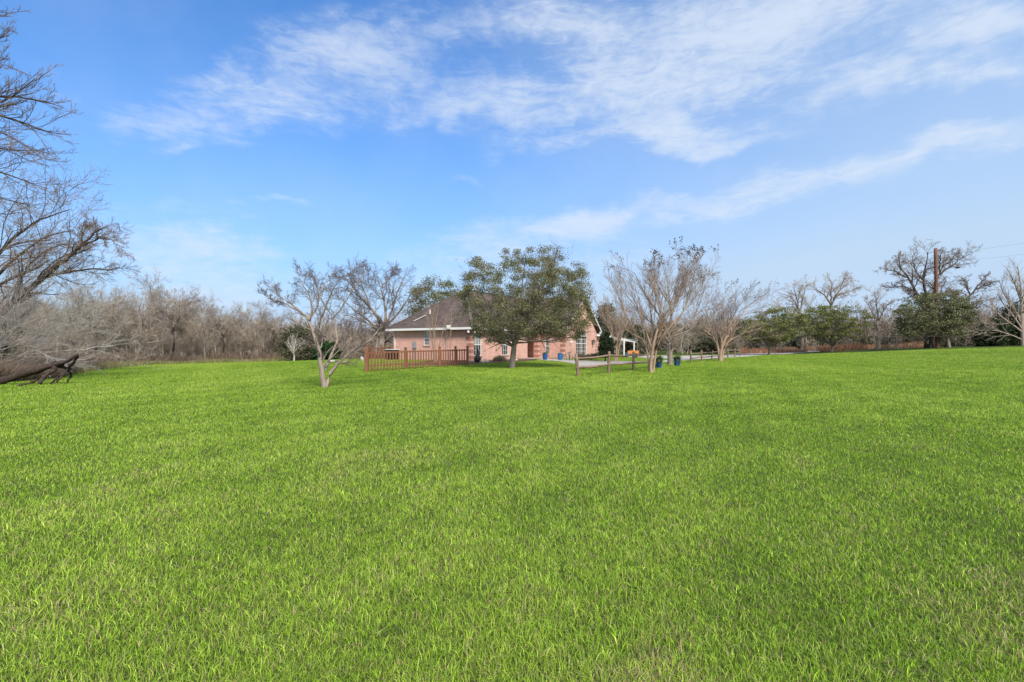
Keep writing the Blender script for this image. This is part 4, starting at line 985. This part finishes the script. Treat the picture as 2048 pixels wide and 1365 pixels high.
bare('bare_oak', 'bare oak leaning to the right of the utility pole above the dark cedars',
     [([(1892, 698), (1895, 680), (1905, 650), (1925, 620), (1940, 590), (1955, 572)], .34, .1, (0, 0)), ([(1940, 590), (1935, 570), (1925, 555)], .14, .03, (0, 1)), ([(1955, 572), (1968, 560), (1975, 550)], .12, .03, (0, 0)), ([(1950, 578), (1975, 570), (1990, 562)], .12, .03, (0, -1)),
      ([(1925, 620), (1955, 605), (1975, 598), (1990, 596)], .14, .03, (0, -1.5)), ([(1932, 605), (1910, 590), (1900, 580)], .12, .03, (0, 1.5)), ([(1915, 640), (1945, 635), (1965, 640)], .1, .03, (0, 1.5))],
     80, 1892, OAK, B_dark, B_brown, 42, wob=.12)
bare('bare_oak', 'bare crooked oak standing alone between the leafy tree and the big oak group',
     [([(1757, 699), (1757, 680), (1756, 655), (1758, 640)], .28, .2, (0, 0)), ([(1758, 642), (1745, 628), (1738, 608), (1728, 600)], .16, .03, (0, 1)), ([(1758, 642), (1770, 625), (1775, 610), (1790, 605)], .16, .03, (0, -1)), ([(1757, 640), (1752, 615), (1750, 595), (1748, 580)], .14, .03, (0, 0)),
      ([(1758, 642), (1775, 640), (1792, 632), (1800, 628)], .1, .03, (0, 1)), ([(1750, 635), (1730, 630), (1715, 618)], .1, .03, (0, -1))],
     90, 1757, OAK, B_grey, B_wood, 43, wob=.12)
bare('bare_oak', 'bare oak rising behind the left leafy lawn tree',
     [([(1603, 702), (1603, 680), (1602, 655), (1600, 625)], .34, .22, (0, 0)), ([(1600, 630), (1588, 605), (1575, 590), (1560, 588)], .18, .03, (0, 1)), ([(1600, 625), (1605, 600), (1610, 580), (1614, 568)], .18, .03, (0, -1)), ([(1601, 625), (1592, 595), (1588, 575), (1590, 565)], .16, .03, (0, 0)), ([(1600, 645), (1580, 625), (1560, 612), (1545, 610)], .14, .03, (0, -1)), ([(1602, 640), (1615, 618), (1625, 600)], .12, .03, (0, 1))],
     98, 1603, OAK, B_grey, B_wood, 44, wob=.12)
bare('bare_oak', 'bare wide-topped oak rising above the right leafy lawn tree',
     [([(1650, 701), (1652, 680), (1658, 640), (1662, 610)], .36, .24, (0, 0)), ([(1662, 612), (1648, 590), (1632, 580), (1622, 572)], .2, .03, (0, 1)), ([(1662, 610), (1672, 590), (1688, 572), (1705, 560)], .2, .03, (0, -1)), ([(1662, 610), (1660, 585), (1662, 565), (1655, 555)], .18, .03, (0, 0)), ([(1680, 580), (1690, 560), (1695, 550)], .1, .03, (0, 1)), ([(1675, 588), (1700, 582), (1718, 576)], .12, .03, (0, 0))],
     98, 1650, OAK, B_grey, B_wood, 45, wob=.12)
bare('bare_tree', 'pale-trunked bare tree at the far right edge above the cedars',
     [([(2046, 696), (2044, 650), (2042, 600), (2040, 560), (2036, 535)], .3, .05, (0, 0)), ([(2044, 640), (2020, 610), (2005, 580), (1998, 560)], .14, .03, (0, 1)), ([(2042, 600), (2030, 570), (2020, 550)], .12, .03, (0, -1)), ([(2042, 590), (2060, 560), (2070, 540)], .12, .03, (0, 0)), ([(2045, 665), (2010, 640), (1985, 620), (1970, 610)], .12, .03, (0, -1)), ([(2045, 660), (2075, 620), (2090, 590)], .12, .03, (0, 1)),
      ([(2045, 680), (2010, 665), (1980, 660), (1955, 662)], .08, .02, (0, -2))],
     72, 2046, [LV(11, .2, (18, 44), .45, 6, .1, .08, rr=.5, rmin=.018), LV(7, .15, (20, 46), .45, 4, .12, .05, rmin=.012), LV(4, .15, (20, 46), .5, 3, .1, .04, rmin=.009)], B_pale, B_wood, 46)

# leafy trees on the right
leafy('leafy_tree', 'spreading green tree on the driveway verge, left of the pair', [(1488, 668), (1500, 645), (1520, 632), (1530, 618), (1560, 615), (1590, 625), (1605, 640), (1600, 665), (1585, 680), (1560, 684), (1520, 682), (1496, 680)],
      80, 1537, 190, 90, .22, L_young, B_grey, r0=.16, clump_r=.78, vz=.42, seed=51, zfork=float(W(1537, 690, 80).z), flat=.3)
leafy('leafy_tree', 'bright green flat-topped tree at the end of the visible driveway', [(1608, 660), (1620, 640), (1622, 620), (1645, 612), (1680, 612), (1705, 622), (1730, 640), (1738, 655), (1715, 662), (1700, 678), (1660, 682), (1628, 675)],
      84, 1663, 190, 85, .22, L_young, B_grey, r0=.18, clump_r=.78, vz=.42, seed=52, zfork=float(W(1663, 688, 84).z), flat=.3)
leafy('leafy_tree', 'broad olive-green evergreen canopy in front of the big oak trunks', [(1796, 655), (1800, 625), (1815, 600), (1840, 588), (1870, 590), (1900, 585), (1920, 600), (1938, 625), (1942, 650), (1930, 670), (1890, 672), (1850, 668), (1815, 672)],
      74, 1898, 260, 95, .22, L_canopy, B_grey, r0=.22, clump_r=.85, vz=.5, seed=53, zfork=float(W(1880, 665, 74).z), depth=.5)
leafy('live_oak', 'evergreen oak rising behind the brown roof of the house', [(815, 610), (828, 575), (850, 560), (870, 552), (890, 562), (915, 570), (930, 590), (925, 640), (820, 650)],
      70, 868, 100, 95, .22, L_canopy, B_grey, r0=.2, clump_r=.75, seed=54)
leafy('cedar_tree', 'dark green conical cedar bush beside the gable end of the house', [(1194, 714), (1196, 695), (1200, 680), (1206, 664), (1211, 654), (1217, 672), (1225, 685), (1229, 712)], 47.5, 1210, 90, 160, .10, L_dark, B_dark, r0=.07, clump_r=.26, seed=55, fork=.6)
leafy('green_bush', 'glossy green rounded bush in front of the woods left of the forked tree', [(628, 724), (630, 705), (640, 692), (655, 686), (672, 692), (678, 708), (675, 724)], 60, 655, 60, 120, .22, L_bright, B_dark, r0=.08, clump_r=.5, seed=56, cat='bush')
leafy('evergreen_tree', 'dull olive evergreen tree at the right end of the left woods', [(566, 722), (562, 690), (572, 665), (592, 652), (618, 655), (638, 668), (645, 700), (640, 722)], 70, 605, 120, 110, .25, L_mid, B_dark, r0=.15, clump_r=.8, seed=57)
leafy('green_bush', 'low dark shrub in the mulch bed between the two front windows', [(984, 726), (988, 718), (998, 714), (1010, 716), (1016, 726)], 44, 1000, 30, 60, .07, L_mid, B_dark, r0=.02, clump_r=.16, seed=58, cat='bush')
leafy('green_bush', 'low shrub growing under the twin gable window', [(1150, 716), (1156, 709), (1175, 710), (1192, 708), (1196, 716)], 49.5, 1172, 30, 60, .08, L_mid, B_dark, r0=.02, clump_r=.2, seed=59, cat='bush')
CED = [((1958, 695), (1956, 668), (1972, 650), (1990, 640), (2000, 662), (2004, 695), 1978, 76), ((1985, 695), (1988, 645), (2005, 625), (2022, 612), (2035, 640), (2038, 695), 2012, 80), ((2020, 695), (2022, 620), (2040, 600), (2062, 598), (2080, 640), (2085, 695), 2050, 79)]
for i, c in enumerate(CED):
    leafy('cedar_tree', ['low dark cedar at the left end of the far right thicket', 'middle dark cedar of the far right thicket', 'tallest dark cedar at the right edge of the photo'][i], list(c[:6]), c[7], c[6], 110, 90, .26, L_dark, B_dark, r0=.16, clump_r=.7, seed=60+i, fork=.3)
# dark trees behind the fences, centre right
DK = [(1192, 1232, 608, 78, 'dark'), (1240, 1300, 650, 100, 'dark'), (1300, 1365, 640, 105, 'mid'), (1365, 1425, 650, 112, 'dark'), (1395, 1450, 668, 98, 'mid'), (1455, 1520, 640, 108, 'mid'), (1515, 1560, 655, 104, 'dark'),
      (1570, 1625, 668, 112, 'dark'), (1625, 1690, 672, 115, 'dark'), (1690, 1740, 665, 112, 'mid'), (1770, 1830, 660, 100, 'dark'), (1830, 1900, 655, 98, 'dark'), (1900, 1950, 668, 95, 'dark'), (1935, 1985, 676, 93, 'mid')]
DKL = ['just right of the house gable', 'behind the patio cover posts', 'behind the grey-trunked bare tree', 'above the middle of the farther rail fence', 'low and brownish behind the rail fence', 'behind the reddish crape myrtle', 'left of the first leafy lawn tree',
       'under the left bare oak', 'under the wide-topped bare oak', 'left of the lone crooked oak', 'left of the big oak trunks', 'behind the utility pole', 'right of the utility pole', 'low, before the dark cedar thicket']
for i, (x0, x1, top, Y, k) in enumerate(DK):
    b = 703; m_ = (x0+x1)/2; w = x1-x0; rg = np.random.default_rng(i+5)
    pl = [(x0, b), (x0+rg.uniform(-3, 3), (top+b)/2), (x0+w*.2, top+10), (m_-w*.1, top+rg.uniform(-2, 6)), (m_+w*.15, top+rg.uniform(0, 8)), (x1-w*.15, top+12), (x1, (top+b)/2), (x1, b)]
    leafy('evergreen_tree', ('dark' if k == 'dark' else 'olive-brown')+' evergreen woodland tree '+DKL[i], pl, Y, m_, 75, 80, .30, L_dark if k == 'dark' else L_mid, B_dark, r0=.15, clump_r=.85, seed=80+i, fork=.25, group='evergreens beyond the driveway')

# ---------------------------------------------------------------- woodland: prototypes then copies
def wood_proto(seed, h=10.0, spread=.5, K=(9, 8, 7, 5), bm=B_wood, tm=B_wood, up=.1, low=.25, rm=1.0, rt=.17):
    rng = np.random.default_rng(seed); tr = [resample([(0, 0, -.3), (rng.normal(0, .2), rng.normal(0, .2), h*.4), (rng.normal(0, .5), rng.normal(0, .5), h*.92)], rt, .03, 14, rng, .06)]
    if rng.random() < .5: tr.append(resample([(.15, .1, -.3), (rng.normal(0, .6), rng.normal(0, .6), h*.4), (rng.normal(0, 1.2), rng.normal(0, 1.2), h*.8)], rt*.7, .03, 14, rng, .06))
    P0 = pack(tr, 14); g1 = spawn(rng, *P0, K[0], low, (28, 62), spread*.85, 7, .15, up, rr=.5, rmin=.03*rm, flat=True); g2 = spawn(rng, *g1, K[1], .15, (25, 60), .45, 5, .15, up*.6, rmin=.018*rm)
    g3 = spawn(rng, *g2, K[2], .15, (25, 60), .5, 4, .15, up*.4, rmin=.012*rm); gs = [g2, g3]
    if K[3]: gs.append(spawn(rng, *g3, K[3], .2, (25, 55), .5, 3, .14, up*.3, rmin=.009*rm))
    root = empty('woodland_tree', (0, 0, 0)); V, Fc = tubes([P0, g1], lambda g: 7 if g == 0 else 5); link('trunk', mesh_np('trunk', V, [Fc], True), bm, root)
    V, Fc = tubes(gs, lambda g: 3); link('crown', mesh_np('crown', V, [Fc]), tm, root); return root
protos = [wood_proto(101, spread=.62), wood_proto(102, spread=.56, tm=B_grey), wood_proto(103, spread=.5, up=.16), wood_proto(104, spread=.68, K=(10, 8, 7, 5), tm=B_brown), wood_proto(105, spread=.58, up=.12, tm=B_grey, low=.12), wood_proto(106, spread=.6, up=.1, tm=B_wood, low=.35, rt=.22)]
oakp = [wood_proto(121, h=10, spread=.72, K=(12, 9, 8, 5), bm=B_grey, tm=B_wood, up=.05, low=.35, rt=.26), wood_proto(122, h=10, spread=.8, K=(11, 9, 8, 5), bm=B_dark, tm=B_brown, up=.03, low=.4, rt=.24), wood_proto(123, h=10, spread=.66, K=(12, 9, 8, 5), bm=B_grey, tm=B_wood, up=.08, low=.3, rt=.22)]
brushp = [wood_proto(111, h=4.2, spread=.6, K=(14, 9, 6, 4), up=.12, low=.03, rt=.05, rm=.7), wood_proto(112, h=3.6, spread=.7, K=(14, 9, 6, 4), up=.05, low=.02, rt=.05, rm=.7, tm=B_brown)]
used = set()
def place(p, x, y, h, rz, label, group, href=11.6, cat='tree', wide=1.0, name=None):
    z = float(zg(x, y)); s = h/href
    if id(p) in used: o = copy_tree(p)
    else: o = p; used.add(id(p))
    o.location = (x, y, z); o.rotation_euler = (0, 0, rz); o.scale = (s*wide, s*wide, s)
    if name: o.name = name
    tag(o, label, cat, group)
rng = np.random.default_rng(77)
LM = ['beyond the left edge of the photo', 'behind the fallen log', 'behind the bleached shrub', 'just right of the bleached shrub', 'where the woods drop lower, left part', 'in the middle of the low left treeline', 'left of the pale sapling', 'around the pale sapling and olive evergreen', 'behind the forked lawn tree', 'behind the picket fence', 'hidden by the left part of the house']
LX = [0, 110, 210, 290, 370, 450, 530, 610, 700, 790]
RM = ['just right of the gable', 'behind the patio cover', 'behind the tan crape myrtle', 'behind the farther rail fence', 'behind the reddish crape myrtle', 'behind the first leafy lawn tree', 'behind the second leafy lawn tree', 'behind the lone crooked oak', 'left of the utility pole', 'right of the utility pole', 'behind the far right cedars']
RX = [1235, 1290, 1370, 1420, 1500, 1600, 1720, 1800, 1870, 1950]
def where(px, X_, M_): return M_[int(np.searchsorted(X_, px))]
# skyline of the left woods: (px, top y)
SKY = [(-40, 560), (60, 585), (160, 588), (230, 600), (290, 580), (345, 590), (375, 620), (420, 615), (470, 630), (520, 632), (560, 630), (600, 652), (660, 640), (720, 650), (800, 640)]
def top_at(px): return float(np.interp(px, [s[0] for s in SKY], [s[1] for s in SKY]))
def Yf(px): return float(np.interp(px, [-200, 100, 200, 300, 640, 820], [36, 44, 54, 64, 82, 86]))
cnt = 0
for row, (dy, nrow, f) in enumerate(((0, 26, .78), (5, 26, .9), (11, 26, 1.0), (19, 24, 1.04), (30, 20, 1.06))):
    for i in range(nrow):
        px = -180+(i+rng.uniform(.1, .9))*(1000/nrow)
        if row == 0 and px > 600: continue
        Y = Yf(px)+dy+rng.uniform(-1.5, 2); x = (px-HX)/F*Y; tp = top_at(px)+rng.uniform(-10, 20)
        h = (CAMH+(HY-tp)/F*Y-float(zg(x, Y)))*f*.86
        if row < 2 and rng.random() < .45: h *= rng.uniform(.6, .85)
        place(protos[rng.integers(6)], x, Y, max(h, 3.5), rng.uniform(0, 6.28), ('front-row', 'second-row', 'middle-row', 'rear', 'rearmost')[row]+(' short' if h < 6 else ' tall' if h > 10 else '')+' bare woods tree '+where(px, LX, LM), 'bare trees of the left woods', wide=rng.uniform(.85, 1.15)); cnt += 1
OL = ['left of the bleached shrub tips', 'over the bleached shrub tips', 'with the widest crown over the left woods', 'at the high left end of the treeline', 'where the treeline steps down', 'just past the step in the treeline', 'left of the middle of the low treeline', 'in the middle of the low treeline', 'right of the middle of the low treeline', 'a little left of the pale sapling', 'nearest left of the pale sapling', 'behind the pale sapling', 'behind the forked lawn tree stems']
for i, px in enumerate((150, 190, 235, 290, 345, 372, 410, 445, 480, 515, 548, 590, 640)):
    Y = Yf(px)-1+(i % 3)*1.3; x = (px-HX)/F*Y; tp = top_at(px)-6+(i*7 % 11)
    h = CAMH+(HY-tp)/F*Y-float(zg(x, Y)); place(oakp[i % 3], x, Y, h, i*2.1, 'round-crowned bare tree '+OL[i], 'large bare trees at the front of the left woods', 11.0)
for i in range(46):
    px = -120+(i+rng.random())*(900/46); Y = Yf(px)-1.5+rng.uniform(0, 7); x = (px-HX)/F*Y
    place(brushp[i % 2], x, Y, rng.uniform(2.2, 4.0), rng.uniform(0, 6.28), 'leafless bush at the woods edge '+where(px, LX, LM), 'thicket bushes at the edge of the left woods', 4.0, 'bush', 1.1, 'thicket_bush')
for i in range(34):     # behind and right of the house
    px = 1190+(i+rng.random())*(900/34); Y = rng.uniform(106, 128); x = (px-HX)/F*Y
    tp = rng.uniform(628, 672) if px < 1600 else rng.uniform(650, 680)
    h = CAMH+(HY-tp)/F*Y-float(zg(x, Y)); place(protos[rng.integers(6)], x, Y, max(h, 4), rng.uniform(0, 6.28), ('short' if h < 5.5 else 'tall')+' bare brown tree of the far woods '+where(px, RX, RM), 'bare trees of the far woods')
for i in range(30):
    px = 1230+(i+rng.random())*(830/30); Y = rng.uniform(92, 100) if px < 1750 else rng.uniform(84, 90); x = (px-HX)/F*Y
    place(brushp[i % 2], x, Y, rng.uniform(2.5, 4.2), rng.uniform(0, 6.28), 'leafless bush beyond the driveway '+where(px, RX, RM), 'thicket bushes beyond the driveway', 4.0, 'bush', 1.2, 'thicket_bush')

# strips of dry stems nobody could count
def stems(name, n, area, hgt, wid, m_, seed, lean=.25):
    r_ = np.random.default_rng(seed); x, y = area(r_, n); z = zg(x, y)-.03; n = len(x); h = hgt*r_.uniform(.4, 1.15, n)*(1+.28*np.sin(x*.31+seed)+.2*np.sin(x*.83+y*.4)); d = r_.normal(0, lean, (n, 2)); a = r_.uniform(0, 6.28, n); w = wid*r_.uniform(.6, 1.3, n)
    B_ = np.stack([x, y, z], 1); Wv = np.stack([np.cos(a)*w, np.sin(a)*w, np.zeros(n)], 1)
    m2 = B_+np.stack([d[:, 0]*h*.4, d[:, 1]*h*.4, h*.6], 1); t = B_+np.stack([d[:, 0]*h*1.2, d[:, 1]*h*1.2, h], 1)
    V = np.stack([B_-Wv, B_+Wv, m2+Wv*.7, m2-Wv*.7, t], 1).reshape(-1, 3); i = np.arange(n)*5
    tag(link(name, mesh_np(name, V, [np.stack([i, i+1, i+2, i+3], 1), np.stack([i+3, i+2, i+4], 1)], False, {'v': np.repeat(r_.random(n), 5)}), m_), kind='stuff')
def wood_floor(r_, n):
    px = r_.uniform(-250, 760, n); Y = np.interp(px, [-250, 0, 190, 300, 640, 760], [19, 24, 42, 62, 80, 84])+r_.random(n)**1.5*22; return (px-HX)/F*Y, Y
L_edge = foliage('edge_grass_blades', [(.1, (.12, .13, .035)), (.5, (.24, .23, .08)), (.9, (.40, .32, .18))], nscale=.3)
def woods_edge(r_, n):
    px = r_.uniform(150, 720, n); Y = np.interp(px, [150, 190, 300, 640, 720], [36, 42, 61, 79, 82])-r_.random(n)**2.2*9+1.5; return (px-HX)/F*Y, Y
stems('edge_grass', 30000, woods_edge, .42, .016, L_edge, 6, .35)
stems('undergrowth', 60000, wood_floor, 1.15, .02, L_dry, 1, .35)
def red_strip(r_, n):
    px = r_.uniform(1480, 1850, n); Y = r_.uniform(90, 101, n); k = (np.sin(px*.045+1)+np.sin(px*.11+Y*.5)+np.sin(px*.31+Y*1.3)*.6+r_.normal(0, .5, n)) > -.2; return ((px-HX)/F*Y)[k], Y[k]
stems('bluestem_grass', 26000, red_strip, 1.0, .03, L_red, 2, .15)
def left_bank(r_, n):
    px = r_.uniform(-260, 215, n); Y = np.interp(px, [-260, 0, 120, 215], [18, 22.5, 26, 44])+r_.random(n)**1.6*14; return (px-HX)/F*Y, Y
stems('dry_brush', 70000, left_bank, .7, .008, L_dry, 3, .5)
def far_strip(r_, n):
    a = r_.uniform(-R(62), R(62), n); d = r_.uniform(135, 175, n); return d*np.sin(a), d*np.cos(a)
stems('distant_woods', 60000, far_strip, 7.5, .10, L_dry, 4, .25)

# ---------------------------------------------------------------- the big trees at the left edge
bare('bare_tree', 'tall leafless tree whose upper branches reach in from the left edge',
     [([(-330, 790), (-320, 500), (-300, 300), (-260, 100)], .38, .16, (0, 0)),
      ([(-310, 340), (-180, 250), (-60, 195), (20, 192), (80, 195), (125, 215)], .13, .012, (0, 0)), ([(-310, 360), (-180, 270), (-60, 215), (10, 235), (70, 252), (105, 278), (135, 270)], .12, .012, (0, .5)),
      ([(-300, 320), (-160, 230), (-60, 210), (20, 205), (50, 172), (70, 158)], .10, .012, (0, -.5)), ([(-280, 200), (-150, 120), (-60, 95), (-10, 80), (20, 70)], .09, .01, (0, 1)), ([(-270, 150), (-130, 60), (-40, 30), (10, 22)], .08, .01, (0, 0)),
      ([(-320, 420), (-180, 320), (-60, 285), (20, 300), (70, 306), (105, 296)], .10, .01, (0, 1)), ([(-320, 430), (-180, 350), (-60, 330), (20, 350), (70, 375), (95, 378)], .10, .01, (0, -.6)), ([(-320, 480), (-180, 400), (-60, 380), (10, 400), (60, 410)], .09, .01, (0, .5)),
      ([(-300, 300), (-170, 190), (-70, 140), (-10, 125), (20, 118)], .08, .01, (0, -.5)), ([(-310, 380), (-180, 300), (-70, 245), (0, 262), (40, 280), (80, 315)], .08, .01, (0, -1)), ([(-320, 500), (-180, 440), (-60, 420), (0, 430), (40, 425)], .08, .01, (0, -1))],
     20, -330, [LV(18, .35, (10, 34), .26, 8, .10, .03, rr=.42, rmin=.010, tmax=.94), LV(9, .15, (16, 42), .34, 5, .12, .07, rmin=.007), LV(5, .2, (20, 50), .40, 3, .12, .06, rmin=.005)],
     B_dark, B_brown, 71, n=16, wob=.05)
bare('bare_oak', 'leaning leafless oak limb pointing right over the left thicket',
     [([(-120, 740), (-60, 680), (20, 610), (70, 570), (115, 530)], .24, .13, (0, 0)), ([(115, 530), (145, 510), (165, 490), (185, 472), (215, 452)], .12, .02, (0, 0)), ([(70, 565), (110, 556), (150, 548), (200, 545), (240, 535)], .10, .02, (0, .5)),
      ([(165, 492), (190, 480), (215, 478), (236, 490)], .07, .015, (0, -.5)), ([(150, 505), (160, 480), (175, 460), (180, 450)], .06, .015, (0, .6)), ([(20, 610), (40, 560), (60, 530), (90, 500), (130, 490)], .12, .02, (0, 1.2)), ([(-60, 680), (-30, 600), (10, 540), (50, 500), (90, 470), (150, 462)], .16, .02, (1, 2)),
      ([(-60, 640), (-20, 540), (20, 480), (70, 445), (110, 430), (138, 420)], .14, .02, (1, -1)), ([(-80, 620), (-40, 540), (0, 500), (50, 485), (100, 482)], .12, .02, (2, 3)), ([(-30, 600), (10, 560), (60, 540), (100, 520)], .1, .02, (0, -1))],
     30, -120, [LV(13, .2, (18, 48), .36, 7, .16, .03, rr=.36, rmin=.012, flat=True), LV(10, .12, (28, 60), .45, 5, .16, .03, rmin=.009), LV(7, .15, (28, 60), .5, 3, .14, .02, rmin=.007)],
     B_dark, B_brown, 72, n=14, wob=.08)
bare('bare_shrub', 'sprawling bleached shrub with long arching twigs over the fallen log',
     [([(-150, 760), (-60, 700), (20, 660), (90, 630), (150, 610), (185, 600)], .038, .012, (0, 0)), ([(-150, 760), (-70, 715), (10, 690), (80, 670), (150, 650), (210, 640)], .038, .01, (0, 1)), ([(-150, 760), (-80, 725), (0, 705), (70, 707), (150, 700), (225, 693)], .0034, .01, (0, -1)),
      ([(-120, 750), (-40, 660), (20, 610), (60, 585), (85, 570)], .0034, .01, (0, -.5)), ([(-100, 750), (-20, 690), (60, 650), (120, 640), (175, 625)], .0034, .01, (1, 2)), ([(-60, 760), (0, 700), (30, 650), (42, 600), (50, 565)], .003, .01, (0, .5)),
      ([(-50, 760), (30, 715), (90, 700), (130, 720), (185, 715)], .0028, .01, (0, -1)), ([(0, 765), (60, 700), (120, 665), (180, 655), (215, 665)], .0028, .01, (1, 2)), ([(20, 765), (80, 690), (130, 640), (170, 618)], .0028, .01, (2, 4))],
     25, -120, [LV(14, .15, (12, 38), .42, 8, .13, .05, rr=.45, rmin=.009), LV(7, .15, (18, 44), .42, 5, .14, .04, rmin=.006), LV(4, .15, (20, 46), .45, 3, .12, .03, rmin=.0045)],
     B_white, B_white, 73, 'bush', n=14, wob=.12, base_from=8)
leafy('evergreen_tree', 'shadowy green bush at the left edge behind the fallen log', [(-80, 760), (-80, 650), (-30, 640), (10, 660), (30, 700), (40, 755)], 30, -20, 70, 120, .10, L_mid, B_dark, r0=.1, clump_r=.5, seed=74, cat='bush')
def log_():
    rng = np.random.default_rng(9); Y = 21.5; S = [([(-80, 788), (0, 763), (40, 752), (80, 738), (110, 729), (125, 726)], .19, .12, (0, 0)), ([(105, 731), (125, 728), (140, 720), (150, 712), (155, 710)], .10, .05, (0, -.2)), ([(105, 734), (120, 733), (132, 737), (142, 738)], .08, .04, (0, .3)),
        ([(154, 713), (150, 722), (143, 731), (139, 737)], .065, .05, (-.2, .2)), ([(112, 733), (100, 745), (88, 756), (78, 768)], .10, .07, (0, -.6)), ([(136, 738), (125, 750), (112, 760), (102, 768)], .05, .03, (.2, -.4)), ([(136, 738), (138, 750), (136, 758), (134, 765)], .045, .03, (.2, .5)),
        ([(78, 760), (60, 765), (45, 772), (33, 773)], .035, .03, (-.5, -.8)), ([(84, 736), (100, 728), (112, 723)], .09, .03, (0, .3)), ([(126, 748), (118, 757), (112, 766)], .04, .025, (-.1, -.4))]
    limbs = pix_limbs(rng, S, Y, n=14, wob=.03); P, Rr = pack(limbs, 14); Rr = Rr*(1+rng.normal(0, .12, Rr.shape)); base = G(60, Y); b0 = np.array(tuple(base))
    zz = zg(P[..., 0], P[..., 1]); P[..., 2] = np.maximum(P[..., 2], zz+Rr*.3)
    root = empty('fallen_log', tuple(base), label='dark rotting fallen trunk with broken propping limbs at the left edge', cat='fallen tree')
    V, Fc = tubes([(P[:1], Rr[:1])], lambda g: 12); V += rng.normal(0, .012, V.shape); link('trunk', mesh_np('trunk', V-b0, [Fc, np.arange(len(V)-12, len(V))[None]], True), B_log, root)
    for i in range(1, len(limbs)):
        V, Fc = tubes([(P[i:i+1], Rr[i:i+1])], lambda g: 8); V += rng.normal(0, .010, V.shape); link('broken_limb', mesh_np('limb', V-b0, [Fc, np.arange(len(V)-8, len(V))[None]], True), B_log, root)
log_()
print('objects', len(SC.objects), 'trees', cnt)
